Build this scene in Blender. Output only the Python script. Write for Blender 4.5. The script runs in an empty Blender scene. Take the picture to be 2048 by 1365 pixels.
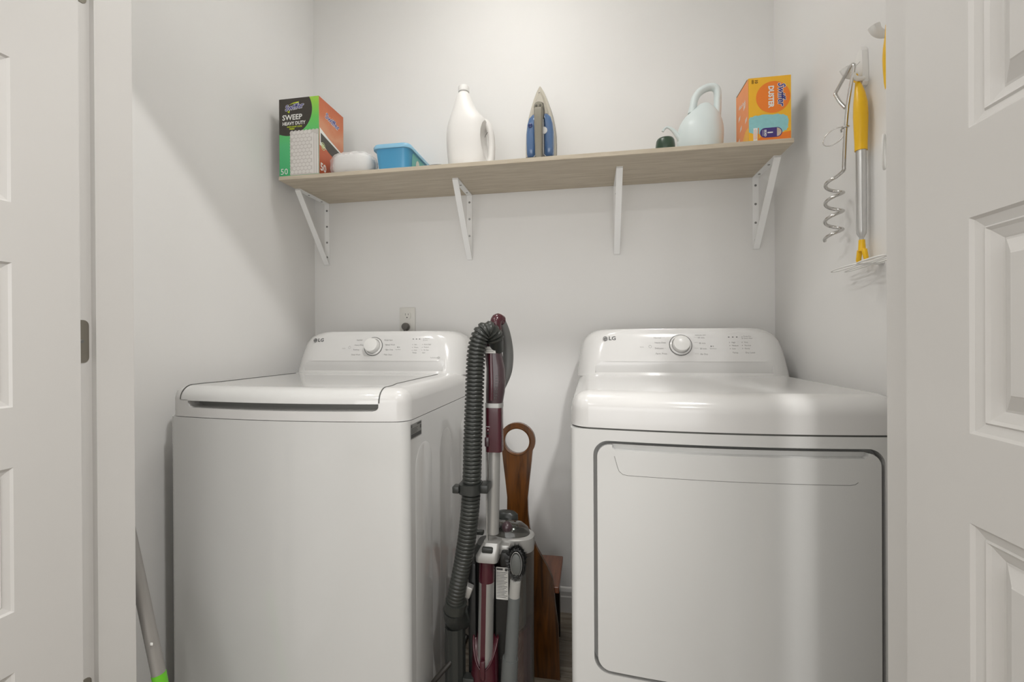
import bpy, bmesh, math, random
from mathutils import Vector, Matrix
random.seed(7)
S = bpy.context.scene
COL = S.collection
PI = math.pi

# ------------------------------------------------------------------ camera
cd = bpy.data.cameras.new('camera'); cam = bpy.data.objects.new('camera', cd); COL.objects.link(cam)
R_ = Vector((0.98515165, 0.17159384, -0.00563664)); U_ = Vector((0.00516277, 0.00320766, 0.99998153)); F_ = Vector((-0.17160875, 0.98516256, -0.00227413))
cam.matrix_world = Matrix(((R_.x, U_.x, -F_.x, 0), (R_.y, U_.y, -F_.y, 0), (R_.z, U_.z, -F_.z, 1.095), (0, 0, 0, 1)))
cd.sensor_width = 36; cd.lens = 903.8 / 2048 * 36; cd.clip_start = 0.01
S.camera = cam
# ------------------------------------------------------------------ world, exposure, light
w = bpy.data.worlds.new('world'); S.world = w; w.use_nodes = True
w.node_tree.nodes['Background'].inputs[0].default_value = (1, .98, .95, 1); w.node_tree.nodes['Background'].inputs[1].default_value = 0.3
S.view_settings.view_transform = 'Standard'; S.view_settings.look = 'None'; S.view_settings.gamma = 1
S.view_settings.use_curve_mapping = False
S.view_settings.exposure = 0.21
CLOSET_E = 12.3      # emission of the dome lamp on the closet ceiling
HALL_W = 25.0        # each recessed lamp of the hall
FILL_W = 44.0         # added frontal fill from behind the camera, no window known there
LAMP = (-0.30, 1.19, 2.70)
HALL_LAMPS = [(0.54, 0.0), (-1.20, 0.0), (0.54, -1.45), (-1.20, -1.45)]

def area(name, loc, size, power, color=(1, .96, .9)):
    l = bpy.data.lights.new(name, 'AREA'); l.shape = 'DISK'; l.size = size; l.energy = power; l.color = color
    o = bpy.data.objects.new(name, l); COL.objects.link(o); o.location = loc
    return o

# frontal fill placed in an added hall window (its frame is built below)
FILL_WIN = (-1.7, 1.3, 0.25, 2.2)   # x0, x1, z0, z1 in the hall's back wall
_l = bpy.data.lights.new('hall_fill_light', 'AREA'); _l.shape = 'RECTANGLE'; _l.size = FILL_WIN[1] - FILL_WIN[0] - .1; _l.size_y = FILL_WIN[3] - FILL_WIN[2] - .1; _l.energy = FILL_W; _l.color = (1, .995, .985)
_o = bpy.data.objects.new('hall_fill_light', _l); COL.objects.link(_o); _o.location = ((FILL_WIN[0] + FILL_WIN[1]) / 2, -2.63, (FILL_WIN[2] + FILL_WIN[3]) / 2); _o.rotation_euler = (PI / 2, 0, 0)

# ------------------------------------------------------------------ materials
def lin(c):
    return tuple(((v / 255) / 12.92 if v / 255 <= .04045 else ((v / 255 + .055) / 1.055) ** 2.4) for v in c[:3]) + (1,)
def mat(name, c, rough=.5, metal=0, bump=0, bscale=200, coat=0, spec=.5, emit=None, trans=0, var=0, vscale=6, ior=1.5):
    m = bpy.data.materials.new(name); m.use_nodes = True; nt = m.node_tree; b = nt.nodes['Principled BSDF']
    b.inputs['Base Color'].default_value = lin(c); b.inputs['Roughness'].default_value = rough; b.inputs['Metallic'].default_value = metal
    b.inputs['Coat Weight'].default_value = coat; b.inputs['Coat Roughness'].default_value = .05
    b.inputs['Specular IOR Level'].default_value = spec; b.inputs['Transmission Weight'].default_value = trans; b.inputs['IOR'].default_value = ior
    tc = nt.nodes.new('ShaderNodeNewGeometry')
    n = nt.nodes.new('ShaderNodeTexNoise'); n.inputs['Scale'].default_value = vscale; n.inputs['Detail'].default_value = 3
    nt.links.new(tc.outputs['Position'], n.inputs['Vector'])
    mx = nt.nodes.new('ShaderNodeMix'); mx.data_type = 'RGBA'
    v = var if var else .015
    mx.inputs[6].default_value = tuple(x * (1 - v) for x in lin(c)[:3]) + (1,); mx.inputs[7].default_value = tuple(min(1, x * (1 + v)) for x in lin(c)[:3]) + (1,)
    nt.links.new(n.outputs['Fac'], mx.inputs[0]); nt.links.new(mx.outputs[2], b.inputs['Base Color'])
    if bump:
        n2 = nt.nodes.new('ShaderNodeTexNoise'); n2.inputs['Scale'].default_value = bscale; n2.inputs['Detail'].default_value = 4
        nt.links.new(tc.outputs['Position'], n2.inputs['Vector'])
        bp = nt.nodes.new('ShaderNodeBump'); bp.inputs['Strength'].default_value = bump; bp.inputs['Distance'].default_value = .002
        nt.links.new(n2.outputs['Fac'], bp.inputs['Height']); nt.links.new(bp.outputs[0], b.inputs['Normal'])
    if emit:
        b.inputs['Emission Color'].default_value = lin(c); b.inputs['Emission Strength'].default_value = emit
    return m
def wood(name, c1, c2, stretch, scale=8, rough=.4, coat=0, rnd=False):
    m = bpy.data.materials.new(name); m.use_nodes = True; nt = m.node_tree; b = nt.nodes['Principled BSDF']
    b.inputs['Roughness'].default_value = rough; b.inputs['Coat Weight'].default_value = coat; b.inputs['Coat Roughness'].default_value = .12
    g = nt.nodes.new('ShaderNodeNewGeometry'); mp = nt.nodes.new('ShaderNodeMapping'); mp.inputs['Scale'].default_value = stretch
    src = g.outputs['Position']
    if rnd:
        oi = nt.nodes.new('ShaderNodeObjectInfo'); va = nt.nodes.new('ShaderNodeVectorMath'); va.operation = 'MULTIPLY_ADD'
        va.inputs[1].default_value = (1, 1, 1)
        mu = nt.nodes.new('ShaderNodeMath'); mu.operation = 'MULTIPLY'; mu.inputs[1].default_value = 40
        nt.links.new(oi.outputs['Random'], mu.inputs[0]); nt.links.new(src, va.inputs[0]); nt.links.new(mu.outputs[0], va.inputs[2]); src = va.outputs[0]
    nt.links.new(src, mp.inputs[0])
    n = nt.nodes.new('ShaderNodeTexNoise'); n.inputs['Scale'].default_value = scale; n.inputs['Detail'].default_value = 8; n.inputs['Roughness'].default_value = .6; n.inputs['Distortion'].default_value = .6
    nt.links.new(mp.outputs[0], n.inputs['Vector'])
    r = nt.nodes.new('ShaderNodeValToRGB'); r.color_ramp.elements[0].position = .3; r.color_ramp.elements[1].position = .7
    r.color_ramp.elements[0].color = lin(c1); r.color_ramp.elements[1].color = lin(c2)
    nt.links.new(n.outputs['Fac'], r.inputs[0]); nt.links.new(r.outputs[0], b.inputs['Base Color'])
    bp = nt.nodes.new('ShaderNodeBump'); bp.inputs['Strength'].default_value = .12; bp.inputs['Distance'].default_value = .001
    nt.links.new(n.outputs['Fac'], bp.inputs['Height']); nt.links.new(bp.outputs[0], b.inputs['Normal'])
    return m
def clear(name, tint=(235, 235, 235), fac=.25, rough=.04, gloss=False):
    m = bpy.data.materials.new(name); m.use_nodes = True; nt = m.node_tree; out = nt.nodes['Material Output']
    b = nt.nodes.new('ShaderNodeBsdfGlossy') if gloss else nt.nodes['Principled BSDF']
    b.inputs['Base Color' if not gloss else 'Color'].default_value = lin(tint); b.inputs['Roughness'].default_value = rough
    t = nt.nodes.new('ShaderNodeBsdfTransparent'); t.inputs[0].default_value = lin(tint)
    lw = nt.nodes.new('ShaderNodeLayerWeight'); lw.inputs[0].default_value = .35
    ad = nt.nodes.new('ShaderNodeMath'); ad.operation = 'MULTIPLY_ADD'; ad.inputs[1].default_value = .75; ad.inputs[2].default_value = fac; ad.use_clamp = True
    nt.links.new(lw.outputs['Facing'], ad.inputs[0])
    ms = nt.nodes.new('ShaderNodeMixShader'); nt.links.new(ad.outputs[0], ms.inputs[0]); nt.links.new(t.outputs[0], ms.inputs[1]); nt.links.new(b.outputs[0], ms.inputs[2])
    nt.links.new(ms.outputs[0], out.inputs['Surface'])
    return m
def gradz(name, stops, z0, z1, axis=2, rough=.35, noise=0):
    """printed colour gradient running along one axis of the object"""
    m = bpy.data.materials.new(name); m.use_nodes = True; nt = m.node_tree; b = nt.nodes['Principled BSDF']; b.inputs['Roughness'].default_value = rough
    g = nt.nodes.new('ShaderNodeTexCoord'); sp = nt.nodes.new('ShaderNodeSeparateXYZ'); nt.links.new(g.outputs['Object'], sp.inputs[0])
    mr = nt.nodes.new('ShaderNodeMapRange'); mr.inputs[1].default_value = z0; mr.inputs[2].default_value = z1
    nt.links.new(sp.outputs[axis], mr.inputs[0])
    fac = mr.outputs[0]
    if noise:
        n = nt.nodes.new('ShaderNodeTexNoise'); n.inputs['Scale'].default_value = 14; n.inputs['Detail'].default_value = 5
        nt.links.new(g.outputs['Object'], n.inputs['Vector'])
        ma = nt.nodes.new('ShaderNodeMath'); ma.operation = 'MULTIPLY_ADD'; ma.inputs[1].default_value = noise; ma.inputs[2].default_value = -noise / 2
        nt.links.new(n.outputs['Fac'], ma.inputs[0]); aa = nt.nodes.new('ShaderNodeMath'); aa.operation = 'ADD'
        nt.links.new(fac, aa.inputs[0]); nt.links.new(ma.outputs[0], aa.inputs[1]); fac = aa.outputs[0]
    r = nt.nodes.new('ShaderNodeValToRGB'); e = r.color_ramp.elements
    e[0].position = stops[0][0]; e[0].color = lin(stops[0][1]); e[1].position = stops[-1][0]; e[1].color = lin(stops[-1][1])
    for p, c in stops[1:-1]:
        k = e.new(p); k.color = lin(c)
    nt.links.new(fac, r.inputs[0]); nt.links.new(r.outputs[0], b.inputs['Base Color'])
    return m

M = dict(
    wall=mat('wall_paint', (236, 235, 233), .6, bump=.06, bscale=260),
    ceil=mat('ceiling_paint', (240, 239, 236), .8),
    trim=mat('white_trim', (215, 213, 210), .32, bump=.02, bscale=60),
    enamel=mat('white_enamel', (206, 206, 204), .13, bump=.004, bscale=30, coat=.3),
    console=mat('white_gloss_plastic', (211, 210, 208), .16, coat=.2),
    lid=mat('white_glass_lid', (214, 214, 212), .06, coat=.5),
    knob=mat('white_knob', (222, 221, 218), .25),
    gap=mat('dark_gap', (92, 92, 88), .6),
    ring=mat('dark_ring', (58, 58, 56), .3),
    ink=mat('grey_print', (140, 140, 138), .5),
    inkd=mat('dark_print', (60, 60, 60), .5),
    label=mat('grey_label', (128, 128, 124), .5),
    nickel=mat('satin_nickel', (158, 153, 143), .34, 1),
    screw=mat('steel_screw', (150, 150, 148), .3, 1),
    dark=mat('black_hole', (18, 18, 18), .6),
    bracket=mat('white_powder_coat', (250, 250, 249), .4),
    shelf=wood('greige_laminate', (188, 175, 154), (212, 201, 182), (1.2, 14, 14), 5, .45),
    walnut=wood('walnut_stain', (42, 22, 6), (112, 66, 20), (16, 16, 1.6), 3, .3, .35),
    walnutseat=wood('walnut_seat', (98, 52, 24), (138, 78, 44), (16, 1.6, 16), 3, .3, .35),
    darkwood=wood('dark_wood', (28, 20, 10), (48, 34, 18), (14, 14, 2), 3, .35, .2),
    plank=wood('grey_oak_plank', (96, 86, 74), (172, 161, 146), (1.4, 16, 8), 4, .4, .1, True),
    white=mat('white_plastic', (240, 239, 236), .35),
    hdpe=mat('white_hdpe', (243, 241, 238), .42, var=.01),
    outlet=mat('white_outlet', (226, 224, 218), .35),
    plug=mat('grey_plug', (104, 101, 95), .5),
    hose=mat('charcoal_hose', (48, 50, 47), .3),
    char=mat('charcoal_plastic', (42, 44, 42), .35),
    black=mat('black_plastic', (24, 25, 25), .35),
    grip=mat('grey_grip', (90, 90, 88), .5),
    burg=mat('burgundy_plastic', (66, 22, 32), .22, coat=.3),
    burgd=mat('dark_burgundy_plastic', (64, 47, 51), .3, coat=.3),
    alu=mat('brushed_aluminium', (164, 163, 160), .34, .5),
    silver=mat('silver_paint', (165, 164, 161), .32, .45),
    clear=clear('clear_plastic', (215, 215, 213), .06, gloss=True),
    chrome=mat('chrome', (205, 203, 200), .14, 1),
    yellow=mat('yellow_plastic', (246, 194, 22), .32),
    galv=mat('silver_tube', (205, 205, 204), .28, .85),
    blue=mat('blue_tub', (86, 168, 214), .28),
    lidblue=mat('pale_blue_lid', (150, 204, 234), .25),
    tank=mat('blue_tank', (84, 116, 160), .14, coat=.5),
    cream=mat('warm_grey_plastic', (196, 190, 176), .3),
    olive=mat('olive_grey_plastic', (140, 135, 120), .38),
    olived=mat('dark_olive_plastic', (84, 80, 70), .38),
    sole=mat('soleplate', (170, 168, 162), .25, .9),
    green=mat('dark_green_plastic', (52, 74, 58), .28),
    mint=mat('pale_mint_plastic', (224, 234, 234), .38),
    wrap=mat('white_wipes', (243, 242, 240), .55, bump=.5, bscale=60),
    film=clear('clear_film', (250, 250, 250), .03, .12),
    limeg=mat('lime_green_plastic', (104, 192, 40), .35),
    pole=mat('grey_pole', (150, 147, 143), .35, .2),
    diff=mat('lamp_diffuser', (255, 253, 249), .5, emit=CLOSET_E),
    diffh=mat('recessed_diffuser', (255, 246, 232), .5, emit=12.0),
    print=mat('print_white', (240, 240, 236), .4),
    orange=mat('print_orange', (250, 136, 46), .35),
    card=mat('plain_carton', (206, 204, 198), .6),
    pale=mat('print_pale', (244, 226, 214), .4),
    lime=mat('print_lime', (196, 214, 40), .4),
    pane=clear('fill_window_glass', (250, 250, 250), .02, .02, gloss=True),
    cord=mat('dark_cord', (40, 37, 34), .5),
)

# ------------------------------------------------------------------ helpers
def wloc(o):
    p = Vector((0, 0, 0))
    while o: p += o.location; o = o.parent
    return p
def obj(name, bm, m, parent=None, smooth=None, loc=None):
    if smooth is not None:
        lim = math.radians(smooth)
        for f in bm.faces: f.smooth = True
        for e in bm.edges:
            if len(e.link_faces) == 2 and e.calc_face_angle(0) > lim: e.smooth = False
    if parent is not None:
        bmesh.ops.translate(bm, verts=bm.verts, vec=-wloc(parent))
    elif loc is not None:
        bmesh.ops.translate(bm, verts=bm.verts, vec=-Vector(loc))
    me = bpy.data.meshes.new(name); bm.to_mesh(me); bm.free()
    me.materials.append(m)
    o = bpy.data.objects.new(name, me); COL.objects.link(o)
    if parent is not None: o.parent = parent
    elif loc is not None: o.location = loc
    return o
def weigh(o):
    m = o.modifiers.new('normals', 'WEIGHTED_NORMAL'); m.keep_sharp = True; m.weight = 60
    return o
def tag(o, label, cat, group=None):
    o['label'] = label; o['category'] = cat
    if group: o['group'] = group
    return o
def thing(name, loc, label, cat, group=None):
    o = bpy.data.objects.new(name, None); COL.objects.link(o); o.location = loc; o.empty_display_size = .05
    return tag(o, label, cat, group)
def struct(name, bm, m, parent=None, smooth=None):
    o = obj(name, bm, m, parent, smooth)
    if parent is None: o['kind'] = 'structure'
    return o
def B(): return bmesh.new()
def box(bm, x0, x1, y0, y1, z0, z1):
    v = [bm.verts.new(p) for p in ((x0, y0, z0), (x1, y0, z0), (x1, y1, z0), (x0, y1, z0), (x0, y0, z1), (x1, y0, z1), (x1, y1, z1), (x0, y1, z1))]
    for f in ((3, 2, 1, 0), (4, 5, 6, 7), (0, 1, 5, 4), (1, 2, 6, 5), (2, 3, 7, 6), (3, 0, 4, 7)): bm.faces.new([v[i] for i in f])
    return v
def rbox(x0, x1, y0, y1, z0, z1, r, seg=2, rot=None, piv=None):
    bm = B(); box(bm, x0, x1, y0, y1, z0, z1)
    bmesh.ops.bevel(bm, geom=bm.edges[:], offset=r, segments=seg, profile=.5, affect='EDGES')
    if rot: bmesh.ops.rotate(bm, verts=bm.verts, cent=piv or ((x0 + x1) / 2, (y0 + y1) / 2, (z0 + z1) / 2), matrix=rot)
    return bm
def join(a, b):
    me = bpy.data.meshes.new('t'); b.to_mesh(me); b.free(); a.from_mesh(me); bpy.data.meshes.remove(me); return a
def loft(rings, cap=True, closed=True, bm=None):
    bm = bm or B(); vs = [[bm.verts.new(p) for p in r] for r in rings]; n = len(rings[0])
    for a, b in zip(vs, vs[1:]):
        for i in range(n if closed else n - 1):
            j = (i + 1) % n; bm.faces.new((a[i], a[j], b[j], b[i]))
    if cap: bm.faces.new(vs[0][::-1]); bm.faces.new(vs[-1])
    bmesh.ops.recalc_face_normals(bm, faces=bm.faces)
    return bm
def ell(cx, cy, z, rx, ry, n=24, p=2.0):
    r = []
    for i in range(n):
        t = 2 * PI * i / n; c, s = math.cos(t), math.sin(t)
        r.append((cx + rx * math.copysign(abs(c) ** (2 / p), c), cy + ry * math.copysign(abs(s) ** (2 / p), s), z))
    return r
def lathe(prof, c, n=24, axis='z', bm=None, cap=True):
    """prof: (radius, height); c: base centre"""
    rings = []
    for r, h in prof:
        ring = []
        for i in range(n):
            t = 2 * PI * i / n; a, b = r * math.cos(t), r * math.sin(t)
            ring.append({'z': (c[0] + a, c[1] + b, c[2] + h), 'y': (c[0] + a, c[1] + h, c[2] + b), 'x': (c[0] + h, c[1] + a, c[2] + b)}[axis])
        rings.append(ring)
    return loft(rings, bm=bm, cap=cap)
def cr(pts, n):
    """Catmull-Rom resample to n points"""
    P = [Vector(p) for p in pts]; P = [P[0] * 2 - P[1]] + P + [P[-1] * 2 - P[-2]]; out = []
    dense = []
    for i in range(1, len(P) - 2):
        for k in range(24):
            t = k / 24; a, b, c, d = P[i - 1:i + 3]
            dense.append(.5 * ((2 * b) + (c - a) * t + (2 * a - 5 * b + 4 * c - d) * t * t + (3 * b - a - 3 * c + d) * t ** 3))
    dense.append(P[-2])
    L = [0]
    for a, b in zip(dense, dense[1:]): L.append(L[-1] + (b - a).length)
    j = 0
    for i in range(n):
        s = L[-1] * i / (n - 1)
        while j < len(L) - 2 and L[j + 1] < s: j += 1
        t = (s - L[j]) / max(1e-9, L[j + 1] - L[j]); out.append(dense[j].lerp(dense[j + 1], min(1, max(0, t))))
    return out
def tube(path, r, n=12, bm=None, rad=None, flat=1.0, up=None, closed=False):
    P = [Vector(p) for p in path]; m = len(P); rings = []
    T = [(P[(i + 1) % m] - P[i - 1]) if closed else (P[min(i + 1, m - 1)] - P[max(i - 1, 0)]) for i in range(m)]
    T = [t.normalized() for t in T]
    u = Vector(up) if up else (Vector((0, 1, 0)) if abs(T[0].y) < .9 else Vector((1, 0, 0)))
    u = (u - T[0] * u.dot(T[0])).normalized()
    for i in range(m):
        u = (u - T[i] * u.dot(T[i])).normalized(); v = T[i].cross(u); q = rad(i / (m - 1)) if rad else r
        rings.append([P[i] + (u * math.cos(2 * PI * k / n) * flat + v * math.sin(2 * PI * k / n)) * q for k in range(n)])
    if closed: rings.append(rings[0]); bm = loft(rings, cap=False, bm=bm); bmesh.ops.remove_doubles(bm, verts=bm.verts, dist=1e-6); return bm
    return loft(rings, bm=bm)
def poly(bm, M4, pts, h=0):
    return bm.faces.new([bm.verts.new(M4 @ Vector((a, b, h))) for a, b in pts])
def prism(pts, fn, d0, d1):
    """pts 2D outline; fn(a,b,d)->3D"""
    return loft([[fn(a, b, d0) for a, b in pts], [fn(a, b, d1) for a, b in pts]])
def rrect(x0, x1, z0, z1, r, n=6):
    out = []
    for cx, cz, a in ((x1 - r, z1 - r, 0), (x0 + r, z1 - r, 90), (x0 + r, z0 + r, 180), (x1 - r, z0 + r, 270)):
        for k in range(n + 1):
            t = math.radians(a + 90 * k / n); out.append((cx + r * math.cos(t), cz + r * math.sin(t)))
    return out
def frame(o, u, n):
    u = Vector(u).normalized(); n = Vector(n).normalized(); v = n.cross(u)
    return Matrix(((u.x, v.x, n.x, o[0]), (u.y, v.y, n.y, o[1]), (u.z, v.z, n.z, o[2]), (0, 0, 0, 1)))
def text(bm, body, size, M4, x=0, y=0, align='LEFT', rot=0, shear=0, bold=0, sx=1.0, h=0.0):
    c = bpy.data.curves.new('t', 'FONT'); c.body = body; c.size = size; c.align_x = align; c.align_y = 'CENTER'; c.shear = shear; c.offset = bold; c.resolution_u = 2
    o = bpy.data.objects.new('t', c); COL.objects.link(o)
    me = o.to_mesh()
    L = Matrix.Translation((x, y, h)) @ Matrix.Rotation(rot, 4, 'Z') @ Matrix.Diagonal((sx, 1, 1, 1))
    me.transform(M4 @ L)
    bm.from_mesh(me)
    o.to_mesh_clear(); bpy.data.objects.remove(o); bpy.data.curves.remove(c)
    return bm
def boolean(bm, cutters, op='DIFFERENCE'):
    me = bpy.data.meshes.new('a'); bm.to_mesh(me); bm.free(); o = bpy.data.objects.new('a', me); COL.objects.link(o); cs = []
    for c in cutters:
        m2 = bpy.data.meshes.new('c'); bmesh.ops.recalc_face_normals(c, faces=c.faces); c.to_mesh(m2); c.free(); q = bpy.data.objects.new('c', m2); COL.objects.link(q); cs.append(q)
        md = o.modifiers.new('b', 'BOOLEAN'); md.operation = op; md.object = q; md.solver = 'EXACT'
    dg = bpy.context.evaluated_depsgraph_get(); dg.update()
    r = B(); r.from_mesh(o.evaluated_get(dg).to_mesh())
    o.evaluated_get(dg).to_mesh_clear()
    for q in cs + [o]:
        d = q.data; bpy.data.objects.remove(q); bpy.data.meshes.remove(d)
    return r
def slicex(bm, x0, x1, n):
    for i in range(1, n):
        bmesh.ops.bisect_plane(bm, geom=bm.verts[:] + bm.edges[:] + bm.faces[:], plane_co=(x0 + (x1 - x0) * i / n, 0, 0), plane_no=(1, 0, 0))
    return bm
def dup(o, vec, **kw):
    """copy a thing and its parts (and their sub-parts) by obj.copy()"""
    c = o.copy(); COL.objects.link(c); c.location = Vector(o.location) + Vector(vec)
    for k, v in kw.items(): c[k] = v
    for ch in list(o.children):
        a = ch.copy(); COL.objects.link(a); a.parent = c
        for g in list(ch.children):
            b = g.copy(); COL.objects.link(b); b.parent = a
    return c

# ================================================================== ROOM
XL, XR, YB, YF0, YF1, ZC = -1.208, 0.679, 1.832, 0.700, 0.812, 2.74
OX0, OX1 = -0.972, 0.476           # door opening between the jambs
bm = B(); box(bm, XL - .1, XR + .1, YB, YB + .1, 0, ZC); struct('wall_back', bm, M['wall'])
bm = B(); box(bm, XL - .1, XL, YF1, YB, 0, ZC); struct('wall_left', bm, M['wall'])
bm = B(); box(bm, XR, XR + .1, YF1, YB, 0, ZC); struct('wall_right', bm, M['wall'])
bm = B(); box(bm, -2.6, OX0 - .02, YF0, YF1, 0, ZC); box(bm, OX1 + .02, 2.2, YF0, YF1, 0, ZC); box(bm, OX0 - .02, OX1 + .02, YF0, YF1, 2.08, ZC)
struct('wall_front', bm, M['wall'])
bm = B(); box(bm, -2.7, -2.6, -2.5, YF1, 0, ZC); struct('wall_hall_left', bm, M['wall'])
bm = B(); box(bm, 2.2, 2.3, -2.5, YF1, 0, ZC); struct('wall_hall_right', bm, M['wall'])
bm = B(); box(bm, -2.7, FILL_WIN[0], -2.6, -2.5, 0, ZC); box(bm, FILL_WIN[1], 2.3, -2.6, -2.5, 0, ZC); box(bm, FILL_WIN[0], FILL_WIN[1], -2.6, -2.5, 0, FILL_WIN[2]); box(bm, FILL_WIN[0], FILL_WIN[1], -2.6, -2.5, FILL_WIN[3], ZC)
struct('wall_hall_back', bm, M['wall'])
wn = B()
for a, b in ((FILL_WIN[0], FILL_WIN[0] + .05), (FILL_WIN[1] - .05, FILL_WIN[1])): box(wn, a, b, -2.58, -2.52, FILL_WIN[2], FILL_WIN[3])
for a, b in ((FILL_WIN[2], FILL_WIN[2] + .05), (FILL_WIN[3] - .05, FILL_WIN[3])): box(wn, FILL_WIN[0] + .05, FILL_WIN[1] - .05, -2.58, -2.52, a, b)
box(wn, -.225, -.175, -2.58, -2.52, FILL_WIN[2] + .05, FILL_WIN[3] - .05)
wn = struct('fill_window_1', wn, M['trim'])  # added window out of view, made to hold the frontal fill
for a, b in ((FILL_WIN[0] + .05, -.225), (-.175, FILL_WIN[1] - .05)):
    p_ = B(); box(p_, a, b, -2.553, -2.547, FILL_WIN[2] + .05, FILL_WIN[3] - .05); obj('pane', p_, M['pane'], wn)
bm = B(); box(bm, -2.7, 2.3, -2.6, YB + .1, ZC, ZC + .05); struct('ceiling', bm, M['ceil'])
bm = B(); box(bm, -2.7, 2.3, -2.6, YB + .1, -.06, -.008); fl = struct('floor', bm, M['gap'])
# floor planks, each its own piece
pb = rbox(0, 1.198, 0, .178, -.008, 0, .0015, 1); pm = bpy.data.meshes.new('plank'); pb.to_mesh(pm); pb.free(); pm.materials.append(M['plank'])
row = 0; y = YB - .18
while y > -2.45:
    off = (row * .43) % 1.2; x = -2.6 - off
    while x < 2.2:
        o = bpy.data.objects.new('plank', pm); COL.objects.link(o); o.parent = fl; o.location = (max(x, -2.6), y, 0)
        if x < -2.6: o.scale.x = (x + 1.2 + 2.6) / 1.2
        elif x + 1.2 > 2.2: o.scale.x = (2.2 - x) / 1.2
        x += 1.2
    y -= .18; row += 1
# baseboards of the closet
def baseboard(name, pts):
    """profile swept along the line of two floor points; room side given by the third value"""
    (ax, ay), (bx, by), (nx, ny) = pts
    prof = [(0, 0), (.014, 0), (.014, .062), (.011, .066), (.011, .082), (.006, .094), (0, .098)]
    bm = loft([[(px + nx * d, py + ny * d, z) for d, z in prof] for px, py in ((ax, ay), (bx, by))])
    return struct(name, bm, M['trim'])
baseboard('baseboard_back', ((XL, YB), (XR, YB), (0, -1)))
baseboard('baseboard_left', ((XL, YF1), (XL, YB - .014), (1, 0)))
baseboard('baseboard_right', ((XR, YF1), (XR, YB - .014), (-1, 0)))
# jambs with door stop
def jamb(name, x, s):
    bm = B(); a, b = sorted((x, x - s * .0195)); box(bm, a, b, YF0 - .0, YF1, 0, 2.06)
    a, b = sorted((x, x + s * .011)); box(bm, a, b, .7375, YF1, 0, 2.04)
    bmesh.ops.remove_doubles(bm, verts=bm.verts, dist=1e-5)
    return struct(name, bm, M['trim'])
j1 = jamb('trim_1', OX0, 1); j2 = jamb('trim_2', OX1, -1)
bm = B(); box(bm, OX0 - .0195, OX1 + .0195, YF0, YF1, 2.06, 2.08); struct('trim_3', bm, M['trim'])
for nm, a, b in (('trim_4', OX0 - .068, OX0 - .008), ('trim_5', OX1 + .008, OX1 + .068)):
    struct(nm, rbox(a, b, YF0 - .016, YF0 - .0002, 0, 2.12, .003, 2), M['trim'])
struct('trim_6', rbox(OX0 - .068, OX1 + .068, YF0 - .016, YF0 - .0002, 2.121, 2.18, .003, 2), M['trim'])

# doors, open at a right angle to the wall: inner faces look into the opening
def make_door(name, xin, s, yh, label):
    """xin: x of the visible face, s: +1 if that face looks to +x, yh: y of the hinge edge"""
    wd, hd, th = .71, 2.03, .035; st, pw = .1015, .507; z0 = .012
    pz = [(.3108 + .33877 * k, .3108 + .33877 * k + .2392) for k in range(5)]
    bm = B(); xo = xin - s * th; X = sorted((xin, xo))
    def bx(ya, yb, za, zb): box(bm, X[0], X[1], ya, yb, za, zb)
    bx(yh - st, yh, z0, z0 + hd); bx(yh - wd, yh - st - pw, z0, z0 + hd)
    zs = [z0] + [v for p in pz for v in p] + [z0 + hd]
    for k in range(0, len(zs), 2): bx(yh - st - pw, yh - st, zs[k], zs[k + 1])
    bmesh.ops.remove_doubles(bm, verts=bm.verts, dist=1e-5)
    d = struct(name, bm, M['trim']); d['label'] = label
    prof = [(0, 0), (.003, .0035), (.0125, .0065), (.0145, .0045), (.018, .0075), (.027, .0115), (.0285, .0125), (.031, .0118), (.046, .0035), (.0475, .0022)]
    for za, zb in pz:
        ya, yb = yh - st - pw, yh - st
        for side in (1, -1):
            rings = []
            for ins, dp in prof:
                x = (xin - s * dp) if side == 1 else (xo + s * dp)
                rings.append([(x, ya + ins, za + ins), (x, yb - ins, za + ins), (x, yb - ins, zb - ins), (x, ya + ins, zb - ins)])
            if side == 1: front = rings
            else: back = rings
        p = B(); loft(front, cap=False, bm=p); p.faces.new([p.verts.new(v) for v in front[-1]])
        loft(back, cap=False, bm=p); p.faces.new([p.verts.new(v) for v in back[-1]])
        bmesh.ops.remove_doubles(p, verts=p.verts, dist=1e-5); bmesh.ops.recalc_face_normals(p, faces=p.faces)
        obj('door_panel', p, M['trim'], d)
    return d
d1 = make_door('door_1', -0.941, 1, .695, 'white panelled door folded open on the left')
d2 = make_door('door_2', 0.414, -1, .683, 'white panelled door folded open on the right')
# hinges: leaf let into the jamb, barrel at the hall side
def hinge(x, s, z, par, door_x, yh):
    pts = [(.701, z - .0415), (.722, z - .0415)] + [(.722 + .010 * math.sin(t), z - .0315 - .010 * math.cos(t)) for t in (math.radians(q) for q in (22, 45, 68, 90))] + \
          [(.722 + .010 * math.cos(t), z + .0315 + .010 * math.sin(t)) for t in (math.radians(q) for q in (0, 22, 45, 68))] + [(.722, z + .0415), (.701, z + .0415)]
    h = obj('hinge', prism(pts, lambda a, b, d: (x + s * d, a, b), -.001, .0012), M['nickel'], par)
    for yy, zz in ((.7195, z), (.709, z + .033), (.709, z - .033)):
        q = lathe([(.0001, 0), (.0034, 0), (.0034, .0006), (.0026, .0010), (.0001, .0010)], (x + s * .0012, yy, zz), 12, 'x') if s > 0 else lathe([(.0001, 0), (.0034, 0), (.0034, -.0006), (.0026, -.0010), (.0001, -.0010)], (x + s * .0012, yy, zz), 12, 'x')
        obj('screw', q, M['screw'], h)
for z in (1.797, 1.097, .399):
    hinge(OX0, 1, z, j1, -.941, .695)
    hinge(OX1, -1, z, j2, .414, .683)

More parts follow.
